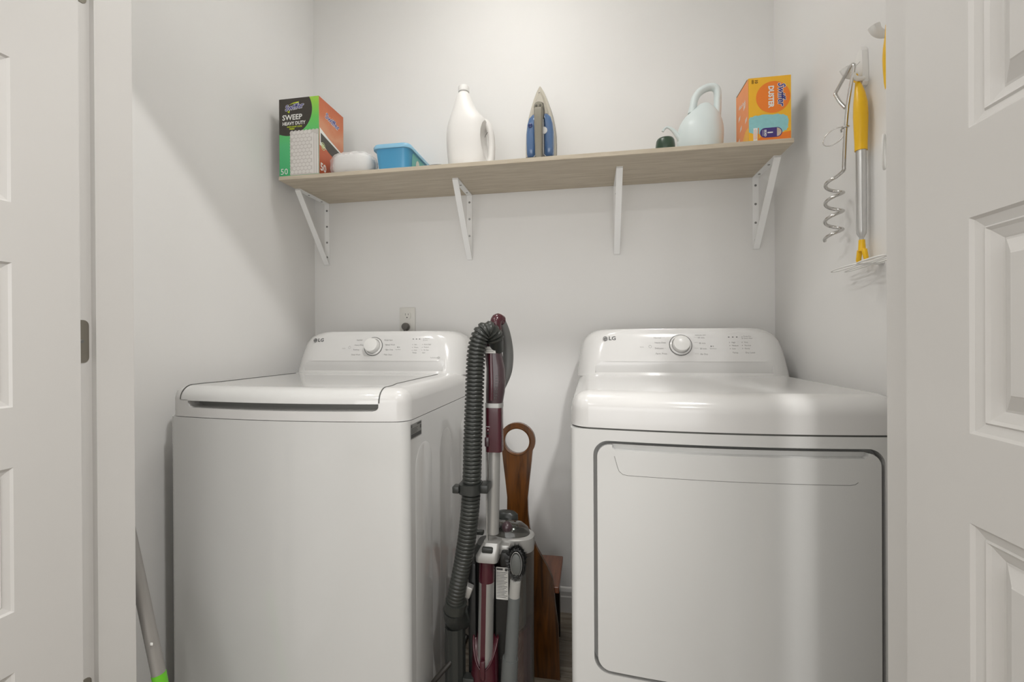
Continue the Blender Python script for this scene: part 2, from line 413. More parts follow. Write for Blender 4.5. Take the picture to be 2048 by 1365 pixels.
# ceiling lamps
def lamp(name, x, y, z, r, label, m, power, grp=None):
    t = thing(name, (x, y, z), label, 'ceiling light', grp)
    obj('lamp_rim', lathe([(r * .8, 0), (r, 0), (r * 1.12, .012), (r * 1.12, ZC - z), (r * .8, ZC - z)], (x, y, z), 40), M['white'], t, 40)
    obj('lamp_diffuser', lathe([(.001, -r * .5), (r * .35, -r * .47), (r * .65, -r * .36), (r * .86, -r * .2), (r * .97, -.004), (r * .99, .004), (r * .5, .008), (.001, .008)] if not power else [(.001, -.012), (r * .5, -.010), (r * .82, -.003), (r * .99, .004), (r * .5, .008), (.001, .008)], (x, y, z), 40), m, t, 60)
    if power:
        a = area('recessed_light', (x, y, z - .02), r * 1.9, power, (1, .985, .965)); a.parent = t; a.location = (0, 0, -.02)
    return t
lamp('flush_ceiling_lamp', *LAMP, .19, 'round white flush lamp on the closet ceiling above the appliances', M['diff'], 0)
for k, (x, y) in enumerate(HALL_LAMPS):
    lamp('recessed_ceiling_lamp', x, y, 2.725, .07, 'small recessed lamp in the hall ceiling, %s the camera on the %s' % (('above', 'behind')[k // 2], ('right', 'left')[k % 2]), M['diffh'], (HALL_W, HALL_W * .40, HALL_W * .25, HALL_W * .25)[k], 'recessed hall lamps')

# ================================================================== APPLIANCES
HW = .343
def bow(t): return -.030 * (1 - min(1, abs(t)) ** 2)
def shell(xc, y0, y1, z0, z1, r, top, seg=5, hw=HW):
    """box with bowed front, rounded vertical and (if top) top edges"""
    bm = B(); box(bm, xc - hw, xc + hw, y0, y1, z0, z1)
    ed = []
    for e in bm.edges:
        a, b = e.verts; vert = abs(a.co.z - b.co.z) > 1e-4
        front = min(a.co.y, b.co.y) < y0 + 1e-4
        if vert and front: ed.append(e)
        if top and not vert and a.co.z > z1 - 1e-4: ed.append(e)
    bmesh.ops.bevel(bm, geom=ed, offset=r, segments=seg, profile=.5, affect='EDGES')
    slicex(bm, xc - hw + r, xc + hw - r, 14)
    for v in bm.verts:
        k = 1 - max(0, min(1, (v.co.y - y0) / (.3)))
        v.co.y += bow((v.co.x - xc) / hw) * (k if top else (1 if v.co.y < y0 + .2 else 0))
    return bm
def console_ring(xc, hw, yf, yr, z, rf, rr=.02, n=8):
    out = []
    for cx, cy, a, r in ((xc + hw - rr, yr - rr, 0, rr), (xc - hw + rr, yr - rr, 90, rr), (xc - hw + rf, yf + rf, 180, rf), (xc + hw - rf, yf + rf, 270, rf)):
        for k in range(n + 1):
            t = math.radians(a + 90 * k / n); out.append((cx + r * math.cos(t), cy + r * math.sin(t), z))
    return out
LEAN = math.atan(.05 / .16)
CP = [(.970, .342), (.985, .341), (1.03, .336), (1.06, .331), (1.085, .324), (1.100, .316), (1.112, .305), (1.121, .291), (1.127, .277), (1.130, .262)]
def console(xc):
    rings = []
    for z, hw in CP:
        yf = 1.53 + (z - .97) * .05 / .16
        if z > 1.12: yf += (.0015 if z < 1.127 else .006)
        rings.append(console_ring(xc, hw, yf, 1.745 - max(0, z - 1.11) * .3, z, .095))
    bm = loft(rings)
    # shelf-like recess along the foot of the console
    s_, k_ = math.sin(LEAN), math.cos(LEAN)
    def pt(x, s, d): return (xc + x, 1.53 + s * s_ + d * k_, .97 + s * k_ - d * s_)
    o1 = [pt(-.286, .0165, -.02), pt(.272, .0165, -.02), pt(.272, .0535, -.02), pt(-.286, .0535, -.02)]
    o2 = [pt(-.280, .0165, .017), pt(.266, .0165, .017), pt(.270, .0535, .0015), pt(-.284, .0535, .0015)]
    return boolean(bm, [loft([o1, o2])])
def pframe(xc): return frame((xc, 1.53, .97), (1, 0, 0), (0, -math.cos(LEAN), math.sin(LEAN)))
def ringbm(M4, x, y, r0, r1, n=48, h=.0006):
    bm = B(); a = [bm.verts.new(M4 @ Vector((x + r0 * math.cos(2 * PI * i / n), y + r0 * math.sin(2 * PI * i / n), h))) for i in range(n)]
    b = [bm.verts.new(M4 @ Vector((x + r1 * math.cos(2 * PI * i / n), y + r1 * math.sin(2 * PI * i / n), h))) for i in range(n)]
    for i in range(n): bm.faces.new((a[i], a[(i + 1) % n], b[(i + 1) % n], b[i]))
    bmesh.ops.recalc_face_normals(bm, faces=bm.faces)
    return bm
def disc(bm, M4, x, y, r, n=16, h=.0006): poly(bm, M4, [(x + r * math.cos(2 * PI * i / n), y + r * math.sin(2 * PI * i / n)) for i in range(n)], h)
def rect(bm, M4, x0, x1, y0, y1, h=.0006): poly(bm, M4, [(x0, y0), (x1, y0), (x1, y1), (x0, y1)], h)
def lathe_m(prof, M4, x, y, n=40):
    return loft([[M4 @ Vector((x + r * math.cos(2 * PI * i / n), y + r * math.sin(2 * PI * i / n), h)) for i in range(n)] for r, h in prof])

def control_parts(con, xc, kx, ky, left, right, rows, cols, extra):
    F4 = pframe(xc); h = .0006
    k = obj('knob', lathe_m([(.0275, .0), (.0265, .016), (.0262, .024), (.025, .0265), (.022, .0278), (.001, .0285)], F4, kx, ky), M['knob'], con, 35)
    obj('knob_skirt', lathe_m([(.0345, 0), (.0335, .004), (.0285, .006), (.0275, .0)], F4, kx, ky), M['console'], k, 40)
    obj('dial_ring', ringbm(F4, kx, ky, .0347, .0362, h=.0012), M['ring'], con)
    bm = B()
    for s, x, y in left: text(bm, s, .0075, F4, x, y, h=h)
    obj('program_lettering', bm, M['ink'], con); bm = B()
    for s, x, y in right: text(bm, s, .0075, F4, x, y, h=h)
    obj('program_lettering', bm, M['ink'], con); bm = B()
    for (x, s0, words) in cols:
        for i, wd in enumerate(words):
            disc(bm, F4, x, s0 - .0105 * i, .0012, 8); text(bm, wd, .0062, F4, x + .006, s0 - .0105 * i, h=h)
    obj('option_lettering', bm, M['ink'], con)
    for s, x, y, z in extra: obj('button_lettering', text(B(), s, z, F4, x, y, h=h), M['ink'], con)
    bm = B()
    for i in range(4):
        rect(bm, F4, kx - .060 + .004 * i, kx - .048, ky + .027 - .019 * i, ky + .0274 - .019 * i); rect(bm, F4, kx + .043, kx + .055, ky + .027 - .019 * i, ky + .0274 - .019 * i)
    obj('tick_marks', bm, M['ink'], con)['kind'] = 'stuff'
    bm = ringbm(F4, -.1018, .105, .0042, .0049, 20); rect(bm, F4, -.1021, -.1015, .1075, .1112)
    obj('power_symbol', bm, M['ink'], con)
    bm = B()
    for i in range(3): rect(bm, F4, .144 + .0122 * i, .1485 + .0122 * i, .1355, .1378)
    disc(bm, F4, .1865, .1368, .0011, 8); disc(bm, F4, .1865, .131, .0011, 8)
    obj('display_marks', bm, M['inkd'], con); bm = B()
    poly(bm, F4, [(.0885, .103), (.0925, .1055), (.0885, .108)], h); rect(bm, F4, .0945, .0953, .1035, .1075); rect(bm, F4, .0965, .0973, .1035, .1075)
    obj('start_symbol', bm, M['inkd'], con)
    # maker's emblem: grey disc with letters cut in, and the two letters beside it
    bm = B(); disc(bm, F4, -.2475, .1342, .0078, 28); text(bm, 'LG', .0185, F4, -.2365, .1342, bold=.0004, sx=1.08, h=h)
    lg = obj('emblem', bm, M['inkd'], con)
    bm = ringbm(F4, -.2475, .1342, .0052, .0060, 28, .0009); rect(bm, F4, -.2478, -.2471, .1312, .1378, .0009); rect(bm, F4, -.2474, -.2445, .1310, .1317, .0009); disc(bm, F4, -.2502, .1365, .0009, 8, .0009)
    obj('emblem_letters', bm, M['console'], lg)

# ---------------- washer
WX = -.787
wsh = thing('washing_machine', (WX, 1.4, 0), 'white top-loading washing machine left of the vacuum', 'washing machine')
wsh['label'] = 'white top-loading washing machine with a hinged lid, standing left of the vacuum'
bm = shell(WX, 1.048, 1.745, .02, .894, .022, False, 5)
weigh(obj('cabinet', bm, M['enamel'], wsh, 30))
# embossed arches pressed into the visible side
for yc, zt in ((1.157, .823), (1.345, .823), (1.555, .823)):
    pts = [(yc + .060 * math.cos(t), zt - .060 + .060 * math.sin(t)) for t in (PI * k / 20 for k in range(21))] + [(yc - .060, .12), (yc + .060, .12)]
    ins = [(yc + .054 * math.cos(t), zt - .060 + .054 * math.sin(t)) for t in (PI * k / 20 for k in range(21))] + [(yc - .054, .126), (yc + .054, .126)]
    x = WX + HW
    bm = loft([[(x - .001, a, b) for a, b in pts], [(x + .0002, a, b) for a, b in pts], [(x + .0018, a, b) for a, b in ins]])
    obj('embossed_arch', bm, M['enamel'], wsh, 50)
LX0, LX1 = WX - .286, WX + .262
def lidshape(x0, x1, yf, z0, z1, rr):
    return prism(rrect(x0, x1, yf, 1.60, rr), lambda a, b, d: (a, b, d), z0, z1)
full = shell(WX, 1.048, 1.745, .8955, .977, .036, True, 6, HW - .001)
pock = prism([(LX0, 1.51), (LX1, 1.51), (LX1, 1.16), (LX1 + .012, 1.12), (LX1 + .014, .90), (LX0 - .014, .90), (LX0 - .012, 1.12), (LX0, 1.16)], lambda a, b, d: (a, b, d), .960, 1.2)
slotp = loft([[(WX + a * (.272), .9, .9 + b) for a, b in ((-1, .027), (-.985, .018), (-.95, .013), (.95, .013), (.985, .018), (1, .027), (1, .075), (-1, .075))], [(WX + a * (.272), 1.075, .9 + b) for a, b in ((-1, .031), (-.985, .026), (-.95, .0225), (.95, .0225), (.985, .026), (1, .031), (1, .075), (-1, .075))]])
cap = boolean(full, [pock, slotp])
weigh(obj('top_cover', cap, M['console'], wsh, 30))
full = shell(WX, 1.048, 1.745, .8955, .977, .036, True, 6, HW - .001)
lidv = prism([(LX0 + .003, 1.506), (LX1 - .003, 1.506), (LX1 - .003, 1.16), (LX1 + .0085, 1.12), (LX1 + .0105, .90), (LX0 - .0105, .90), (LX0 - .0085, 1.12), (LX0 + .003, 1.16)], lambda a, b, d: (a, b, d), .9385, 1.2)
lid = boolean(full, [lidv], 'INTERSECT')
weigh(obj('lid', lid, M['lid'], wsh, 30))
bm = B(); box(bm, WX - .2705, WX + .2705, 1.0725, 1.078, .921, .9385); obj('handle_recess', bm, M['label'], wsh)
def lid_edge(xa, xb):
    yf = 1.048 + bow((xb - WX) / HW); P = []
    for k in range(13):
        a = PI / 2 * k / 12; P.append((xb, yf + .036 - .036 * math.cos(a), .941 + .036 * math.sin(a)))
    P = [p for p in P if p[2] > .9385]
    return P + [(xb, 1.118, .977), (xa, 1.165, .977), (xa, 1.506, .977)]
for xa, xb in ((LX0, LX0 - .0115), (LX1, LX1 + .0115)):
    obj('lid_gap_shade', tube(lid_edge(xa, xb), .0014, 6), M['gap'], wsh, 60)  # dark tube along each lid gap stands in for the shade inside it
con = obj('control_console', console(WX), M['console'], wsh, 32)
control_parts(con, WX, -.0064, .1085,
    [('Normal', -.0775, .1333), ('Heavy Duty', -.0830, .1140), ('Bedding', -.0855, .0962), ('Deep Wash', -.0905, .0769)],
    [('Rinse+Spin', .0330, .1327), ('Speed Wash', .0400, .1148), ('Spin Only', .0430, .0960), ('Tub Clean', .0400, .0769)],
    None, [(.1465, .1150, ('Hot', 'Warm', 'Cold')), (.1840, .1155, ('Extra High', 'Medium', 'No Spin'))],
    [('Temp.', .148, .0845, .0070), ('Spin', .186, .0845, .0070), ('iD', .2450, .0655, .0105), ('TurboDrum', .218, .0655, .0055), ('Wi-Fi', -.131, .1010, .0055), ('Start/Pause', .0815, .0965, .0045), ('Remote', .1905, .1385, .0055), ('Lock', .1905, .1318, .0055)])
# rating label on the side
F4 = frame((WX + HW + .0002, 1.103, .8655), (0, 1, 0), (1, 0, 0))
bm = B(); rect(bm, F4, -.036, .036, -.0185, .0185, .0004); lb = obj('rating_label', bm, M['label'], wsh); lb['label'] = 'grey rating label'
bm = B(); rect(bm, F4, -.034, .033, -.016, -.007, .0007); rect(bm, F4, -.034, -.028, .010, .0165, .0007); rect(bm, F4, .006, .033, .0125, .0165, .0007); rect(bm, F4, .026, .033, .000, .009, .0007)
for k in range(4): rect(bm, F4, -.034, .010 - .006 * (k % 2), .006 - .0035 * k, .0073 - .0035 * k, .0007)
obj('label_print', bm, M['inkd'], lb)
for sx in (-1, 1):
    for yy in (1.09, 1.70): obj('foot', lathe([(.02, 0), (.022, .01), (.015, .021)], (WX + sx * .30, yy, 0), 16), M['black'], wsh)

# ---------------- dryer
DX = .2964
dry = thing('clothes_dryer', (DX, 1.4, 0), 'white front-loading clothes dryer with a flush door, right of the vacuum', 'dryer')
DZ0, DZ1 = .35, .872; DA, DB = DX - .292, DX + .292
cut = prism(rrect(DA, DB, .347, .869, .034, 8), lambda a, b, d: (a, d, b), .9, 1.062)
cab = boolean(shell(DX, 1.041, 1.745, .02, .893, .014, False, 4), [cut])
weigh(obj('cabinet', cab, M['enamel'], dry, 30))
obj('seam_gasket', shell(DX, 1.0445, 1.74, .8905, .8995, .042, False, 6, HW - .0035), M['gap'], dry)
full = shell(DX, 1.041, 1.745, .897, .977, .042, True, 7, HW - .0005)
weigh(obj('top_cover', full, M['console'], dry, 35))
# door: bowed slab with a scooped grip along the top and a fitted grip plate
db = prism(rrect(DA + .0085, DB - .0085, .3555, .8605, .028, 8), lambda a, b, d: (a, d, b), 1.040, 1.058)
slicex(db, DA + .04, DB - .04, 14)
scoop = loft([[(DX + a, .9, z) for a, z in ((-.256, .8450), (-.250, .8385), (.258, .8385), (.263, .8450), (.263, .90), (-.256, .90))],
              [(DX + a, 1.053, z) for a, z in ((-.250, .8550), (-.244, .8500), (.252, .8500), (.257, .8550), (.257, .90), (-.250, .90))]])
slicex(scoop, DX - .24, DX + .24, 12)
for b_ in (db, scoop):
    for v in b_.verts: v.co.y += bow((v.co.x - DX) / HW) if v.co.y > .95 else 0
ddoor = obj('dryer_door', boolean(db, [scoop]), M['enamel'], dry, 30); weigh(ddoor)
def bent_ribbon(pts, wd, lift, m, name, par, hh=.0010):
    """thin raised line following the bowed door face"""
    P = []
    for (a, b), (c, d) in zip(pts, pts[1:]):
        n = max(1, int(math.hypot(c - a, d - b) / .03))
        P += [(a + (c - a) * k / n, b + (d - b) * k / n) for k in range(n)]
    P.append(pts[-1])
    path = [(DX + a, 1.040 + bow(a / HW) + lift, b) for a, b in P]
    return obj(name, tube(path, wd, 6, flat=.4, up=(0, 1, 0)), m, par, 60)
seam = [(-.246, .8360), (-.2395, .812), (-.236, .803), (-.228, .7965), (-.218, .795), (.222, .795), (.232, .7965), (.238, .801)]
bent_ribbon(seam, .0005, 0, M['gap'], 'grip_plate_seam', ddoor)
em = [(-.2285, .62), (-.2285, .44), (-.226, .425), (-.218, .409), (-.205, .398), (-.188, .392), (.188, .392), (.205, .398), (.218, .409), (.226, .425), (.2285, .44), (.2285, .62)]
bent_ribbon(em, .004, .0022, M['enamel'], 'embossed_line', ddoor)
con = obj('control_console', console(DX), M['console'], dry, 32)
control_parts(con, DX, -.0048, .1100,
    [('Normal', -.0890, .1355), ('Heavy Duty', -.0865, .1184), ('Delicates', -.0870, .0990), ('Perm. Press', -.0850, .0804)],
    [('60 min.', .0505, .1350), ('40 min.', .0525, .1160), ('20 min.', .0545, .0973), ('Air Dry', .0545, .0787)],
    None, [(.1470, .1180, ('High', 'Medium', 'Low')), (.1850, .1185, ('Very', 'Normal', 'Damp'))],
    [('SENSOR DRY', -.0890, .1440, .0055), ('MANUAL DRY', .0420, .1435, .0055), ('Temp.', .153, .0837, .0072), ('Dry Level', .192, .0837, .0072), ('Wi-Fi', -.135, .1030, .0055), ('Start/Pause', .0855, .0975, .0045), ('Damp Dry', .1905, .1385, .0055), ('Check Filter', .1905, .1318, .0055)])
for sx in (-1, 1):
    for yy in (1.09, 1.70): obj('foot', lathe([(.02, 0), (.022, .01), (.015, .021)], (DX + sx * .30, yy, 0), 16), M['black'], dry)

# ================================================================== SHELF
SX0, SX1, SY0, SZ0, SZ1 = -1.157, .624, 1.530, 1.7020, 1.7170
sh = obj('wall_shelf', rbox(SX0, SX1, SY0, YB - .0005, SZ0, SZ1, .0012, 1), M['shelf'], loc=((SX0 + SX1) / 2, 1.68, SZ0))
tag(sh, 'long light greige wooden shelf board on four white brackets', 'shelf')
def flatbar(bm, a, b, wd, th, nrm):
    """strip of width wd (along x) from a to b (y,z), thickness th along nrm"""
    ax, bx_ = Vector((0, *a)), Vector((0, *b)); n = Vector((0, *nrm)).normalized() * th
    pts = [ax, bx_, bx_ + n, ax + n]
    loft([[(-wd / 2, p.y, p.z) for p in pts], [(wd / 2, p.y, p.z) for p in pts]], bm=bm)
def bracket(x, label):
    t = thing('shelf_bracket', (x, YB, 1.43), label, 'bracket', 'white shelf brackets')
    y0, yt, zt, zb = YB - .0005, 1.627, SZ0 - .0002, 1.430
    def sh_(bm):
        bmesh.ops.translate(bm, verts=bm.verts, vec=(x, 0, 0)); bmesh.ops.recalc_face_normals(bm, faces=bm.faces); return bm
    bm = B(); flatbar(bm, (y0, zt), (y0, zb), .022, .003, (-1, 0)); obj('wall_arm', sh_(bm), M['bracket'], t)
    bm = B(); flatbar(bm, (y0 - .003, zt), (yt, zt), .022, .003, (0, -1)); obj('shelf_arm', sh_(bm), M['bracket'], t)
    bm = B(); dz, dy = zt - .003 - (zb + .006), y0 - .004 - yt
    nn = Vector((0, -dz, -dy)).normalized()
    flatbar(bm, (yt + .002, zt - .0035), (y0 - .005, zb + .004), .022, .004, (nn.y, nn.z)); obj('diagonal_brace', sh_(bm), M['bracket'], t)
    for z in (1.67, 1.60, 1.53, 1.465): obj('screw', lathe([(.0045, 0), (.0042, -.001), (.0005, -.0012)], (x, y0 - .003, z), 10, 'y'), M['screw'], t)
    for yy in (1.70, 1.79): obj('screw', lathe([(.0045, 0), (.0042, -.001), (.0005, -.0012)], (x, yy, zt - .003), 10), M['screw'], t)
    return t
b0 = bracket(-1.1455, 'white triangular shelf bracket at the left end, under the green box')
dup(b0, (.650, 0, 0), label='white triangular shelf bracket second from the left, under the detergent jug')
dup(b0, (1.2485, 0, 0), label='white triangular shelf bracket between the iron and the watering can')
dup(b0, (1.7575, 0, 0), label='white triangular shelf bracket at the right end, under the orange box')

# ================================================================== THINGS ON THE SHELF
Z = SZ1 + .0003
# ---- green sweeper-cloth box
gx0, gx1, gy0, gy1, gz1 = -1.156, -.9915, 1.535, 1.7035, 2.0085
gb = thing('cleaning_cloth_box', ((gx0 + gx1) / 2, (gy0 + gy1) / 2, Z), 'green and orange carton of heavy duty sweeper cloths at the left shelf end', 'box')
bm = B(); box(bm, gx0, gx1, gy0, gy1, Z, gz1); obj('carton', bm, M['card'], gb)
bm = B(); poly(bm, frame((gx0, gy0 - .0003, Z), (1, 0, 0), (0, -1, 0)), [(0, 0), (gx1 - gx0, 0), (gx1 - gx0, gz1 - Z), (0, gz1 - Z)], -.0001); obj('printed_green_front', bm, gradz('green_print', [(0, (66, 180, 116)), (.4, (92, 198, 130)), (.75, (112, 208, 96)), (1, (166, 216, 72))], 0, .29), gb)
F4 = frame((gx0, gy0 - .0003, Z), (1, 0, 0), (0, -1, 0)); W_, H_ = gx1 - gx0, gz1 - Z
bm = B()
pts = [(0, H_)] ; cxx, czz, rr = .040, H_ - .045, .097
arc = []
for k in range(0, 41):
    t = math.radians(75 - k * 5.2); px, pz = cxx + rr * math.cos(t), czz + rr * .98 * math.sin(t)
    if pz <= H_ and px >= 0: arc.append((min(px, W_), pz))
arc = [(arc[0][0] - .012, H_)] + arc
pts = [(0, H_ - .0001)] + [(0, arc[-1][1])] + arc[::-1]
poly(bm, F4, pts, .0002); bmesh.ops.recalc_face_normals(bm, faces=bm.faces)
obj('printed_dark_circle', bm, mat('print_dark', (62, 56, 50), .4), gb)
bm = B()
text(bm, 'SWEEP', .0275, F4, .0135, H_ - .072, bold=.0006, sx=1.0, h=.0006); obj('sweep_lettering', bm, M['print'], gb)
bm = B(); text(bm, 'HEAVY DUTY', .0175, F4, .0140, H_ - .0945, bold=.0005, sx=.90, h=.0006); obj('duty_lettering', bm, M['print'], gb)
bm = B(); text(bm, '50', .032, F4, .0045, .0165, h=.0006); obj('count_lettering', bm, M['print'], gb)
bm = B()
text(bm, 'Swiffer', .0290, F4, .0245, H_ - .037, shear=.25, bold=.0018, sx=.95, rot=.10, h=.0006)
obj('brand_outline', bm, M['print'], gb)
bm = B(); text(bm, 'Swiffer', .0290, F4, .0245, H_ - .037, shear=.25, bold=.0004, sx=.95, rot=.10, h=.0010); obj('brand_lettering', bm, mat('print_indigo', (66, 62, 150), .4), gb)
bm = B(); text(bm, 'WITH DUST LOCK', .0075, F4, .033, H_ - .1075, bold=.0003, h=.0006); text(bm, 'FIBERS', .0075, F4, .043, H_ - .1150, bold=.0003, h=.0006); obj('lime_lettering', bm, M['lime'], gb)
bm = B(); poly(bm, F4, [(.040, H_ - .0245), (.060, H_ - .0165), (.0845, H_ - .0135), (.080, H_ - .0185), (.060, H_ - .020)], .0005); obj('lime_swoosh', bm, M['lime'], gb)
bm = B(); poly(bm, F4, [(.034, H_ - .048), (.046, H_ - .0465), (.042, H_ - .056)], .0005)
obj('lime_swoosh', bm, M['lime'], gb)
# printed honeycomb pad
bm = B(); rows = 15; sc = [(.1*.0, 0)]
px0, px1, pz1 = .046, W_ - .001, H_ - .125
top = [(px0 + (px1 - px0) * k / 24, pz1 + .004 * abs(math.sin(k * PI / 3))) for k in range(25)]
side = [(px0 - .002 * abs(math.sin(k * PI / 2.0)), .002 + (pz1 - .002) * k / 28) for k in range(29)]
poly(bm, F4, [(px1, .002)] + top[::-1] + side[::-1], .0003); bmesh.ops.recalc_face_normals(bm, faces=bm.faces)
obj('printed_pad', bm, mat('print_pad', (208, 203, 198), .5), gb)
bm = B()
for r in range(12):
    for c in range(6):
        x = px0 + .009 + c * .0155 + (r % 2) * .00775; z = .013 + r * .0134
        if x < px1 - .030 and z < pz1 - .004: poly(bm, F4, [(x + .0078 * math.cos(t), z + .0070 * math.sin(t)) for t in (PI / 6 + PI / 3 * k for k in range(6))], .0006)
for c in range(3): rect(bm, F4, px1 - .027 + c * .009, px1 - .0205 + c * .009, .004, pz1 - .010 - .004 * c, .0010)
obj('printed_pad_cells', bm, mat('print_pad_cell', (228, 224, 220), .5), gb)['kind'] = 'stuff'
# right side face of the box
S4 = frame((gx1 + .0003, gy0, Z), (0, 1, 0), (1, 0, 0)); D_ = gy1 - gy0
bm = B(); rect(bm, S4, .0005, D_ - .0005, .0005, H_ - .0005, 0)
obj('printed_orange_side', bm, gradz('orange_print', [(0, (168, 80, 46)), (.35, (206, 106, 68)), (.6, (222, 156, 118)), (.8, (212, 120, 74)), (1, (198, 98, 52))], 0, .29, noise=.35), gb)
bm = B(); poly(bm, S4, [(.004, .176), (.060, .158), (D_ - .001, .133), (D_ - .001, .055), (.130, .078), (.100, .100), (.050, .108), (.004, .110)], .0003)
for f in bm.faces:
    f.normal_update()
    if f.normal.x < 0: f.normal_flip()
obj('white_band_print', bm, M['print'], gb)
bm = B(); text(bm, '50', .040, S4, .006, .0305, bold=.0012, sx=.95, h=.0005); obj('side_count_lettering', bm, M['print'], gb)
bm = B(); text(bm, 'Swiffer', .034, S4, .040, H_ - .052, shear=.25, bold=.0020, sx=.98, rot=-.12, h=.0003); obj('side_brand_outline', bm, M['print'], gb)
bm = B(); poly(bm, S4, [(.010, .158), (D_ - .008, .128), (D_ - .008, .072), (.120, .088), (.060, .104), (.010, .124)], .0006); obj('dark_side_print', bm, mat('print_grey', (72, 68, 60), .4), gb)
bm = ringbm(S4, .024, .112, .012, .0145, 24, .0009); disc(bm, S4, .024, .112, .0085, 20, .0009); obj('side_badge', bm, mat('print_badge', (214, 222, 168), .4), gb)
bm = B(); text(bm, 'Swiffer', .034, S4, .040, H_ - .052, shear=.25, bold=.0004, sx=.98, rot=-.12, h=.0008); obj('side_brand_lettering', bm, mat('print_indigo_b', (70, 66, 150), .4), gb)

# ---- wrapped pack of wipes
pk = thing('wipes_pack', (-.885, 1.60, Z), 'small white pillow pack in clear film between green box and blue tub', 'pack')
rg = []
for k in range(13):
    t = -1 + 2 * k / 12; e = max(.02, (1 - abs(t) ** 3.5)) ** .5
    rg.append([(-.888 + t * .084 + .002 * math.sin(9 * i + 5 * k), 1.602 + .048 * e * math.copysign(abs(math.cos(2 * PI * i / 28)) ** .6, math.cos(2 * PI * i / 28)) + .0015 * math.sin(3 * i + k * 2),
                Z + .0445 + .044 * e ** .7 * math.copysign(abs(math.sin(2 * PI * i / 28)) ** .7, math.sin(2 * PI * i / 28)) * (1 - .05 * math.sin(k * 1.7))) for i in range(28)])
obj('wipes_stack', loft(rg), M['wrap'], pk, 60)
rg = []
for k in range(17):
    t = -1 + 2 * k / 16; e = max(.03, (1 - abs(t) ** 3)) ** .5
    rg.append([(-.889 + t * .093, 1.602 + .051 * e * math.copysign(abs(math.cos(2 * PI * i / 32)) ** .6, math.cos(2 * PI * i / 32)) + .0022 * math.sin(5 * i + k * 3),
                max(Z, Z + .0455 + .0475 * e ** .7 * math.copysign(abs(math.sin(2 * PI * i / 32)) ** .7, math.sin(2 * PI * i / 32)) + .0018 * math.sin(7 * i + 2 * k))) for i in range(32)])
obj('clear_wrapper', loft(rg), M['film'], pk, 70)

# ---- blue tub with pale lid
tb = thing('plastic_tub', (-.705, 1.68, Z), 'blue rectangular plastic tub with a pale blue lid beside the wipes pack', 'tub')
def rr3(x0, x1, y0, y1, z, r, n=5): return [(a, b, z) for a, b in rrect(x0, x1, y0, y1, r, n)]
obj('tub_body', loft([rr3(-.776, -.660, 1.570, 1.800, Z, .022), rr3(-.778, -.658, 1.568, 1.802, Z + .006, .024), rr3(-.786, -.652, 1.560, 1.810, Z + .090, .024), rr3(-.787, -.651, 1.559, 1.811, Z + .0915, .024)]), M['blue'], tb, 40)
obj('tub_lid', loft([rr3(-.793, -.646, 1.553, 1.817, Z + .084, .027), rr3(-.794, -.645, 1.552, 1.818, Z + .0925, .028), rr3(-.790, -.649, 1.556, 1.814, Z + .1000, .026), rr3(-.780, -.659, 1.566, 1.804, Z + .1010, .022)]), M['lidblue'], tb, 40)
T4 = frame((-.6535, 1.685, Z + .046), (0, 1, 0), (1, 0, -.075))
bm = B(); poly(bm, T4, rrect(-.085, .085, -.034, .034, .012), -.0005); lb = obj('tub_label', bm, mat('print_teal', (112, 196, 190), .4), tb); lb['label'] = 'teal printed side label'
bm = B(); disc(bm, T4, -.030, .004, .018, 20, .0002); poly(bm, T4, [(-.08, -.030), (-.055, -.030), (-.040, -.012), (-.070, -.012)], .0002); rect(bm, T4, .0, .070, -.005, .004, .0002); rect(bm, T4, .0, .060, -.020, -.012, .0002)
obj('label_print', bm, mat('print_pale', (226, 226, 214), .4), lb)

# ---- white detergent jug
jg = thing('detergent_jug', (-.445, 1.64, Z), 'white unlabelled plastic detergent jug with white cap left of the iron', 'jug')
kx = lambda p: -.52 + (p - 1040) * .000262
kz = lambda v: 1.7545 + (1210 - v) * .0002575
prof = [(1352, 1050, 1585, .050), (1335, 1041, 1600, .056), (1210, 1032, 1612, .058), (1000, 1012, 1610, .059), (850, 1005, 1606, .058), (720, 1012, 1600, .056), (640, 1028, 1590, .054), (570, 1052, 1560, .050), (510, 1070, 1500, .046), (430, 1092, 1440, .041), (330, 1122, 1392, .034), (250, 1145, 1360, .028), (205, 1160, 1342, .023), (185, 1175, 1330, .019), (170, 1190, 1318, .0165)]
rg = [ell((kx(l) + kx(r)) / 2, 1.64, max(Z, kz(v)), (kx(r) - kx(l)) / 2, d, 32, 2.35 if v > 500 else 2.05) for v, l, r, d in prof]
cutr = loft([ell(kx(1640), 1.625, kz(v), .031 * s, .075 * s, 24) for v, s in ((1230, .15), (1190, .42), (1120, .66), (1000, .9), (880, 1), (780, .95), (690, .78), (620, .5), (580, .2))])
jb = boolean(loft(rg), [cutr])
obj('jug_body', jb, M['hdpe'], jg, 50)
obj('handle', tube(cr([(kx(1540), 1.655, kz(590)), (kx(1590), 1.657, kz(640)), (kx(1628), 1.659, kz(760)), (kx(1640), 1.661, kz(900)), (kx(1640), 1.661, kz(1040)), (kx(1625), 1.659, kz(1200)), (kx(1590), 1.655, kz(1290))], 28), .013, 14, flat=1.25), M['hdpe'], jg, 60)
obj('cap', lathe([(.0165, 0), (.0205, .001), (.0208, .016), (.0195, .0205), (.016, .0225), (.0005, .023)], (kx(1255), 1.64, kz(165)), 28), M['white'], jg, 40)
for a in ((1525, 690, 1512, 800), (1610, 790, 1570, 860)):
    obj('scuff_mark', tube(cr([(kx(a[0]), 1.6305, kz(a[1])), (kx((a[0] + a[2]) / 2 - 6), 1.630, kz((a[1] + a[3]) / 2)), (kx(a[2]), 1.6305, kz(a[3]))], 8), .0008, 6), M['cord'], jg)

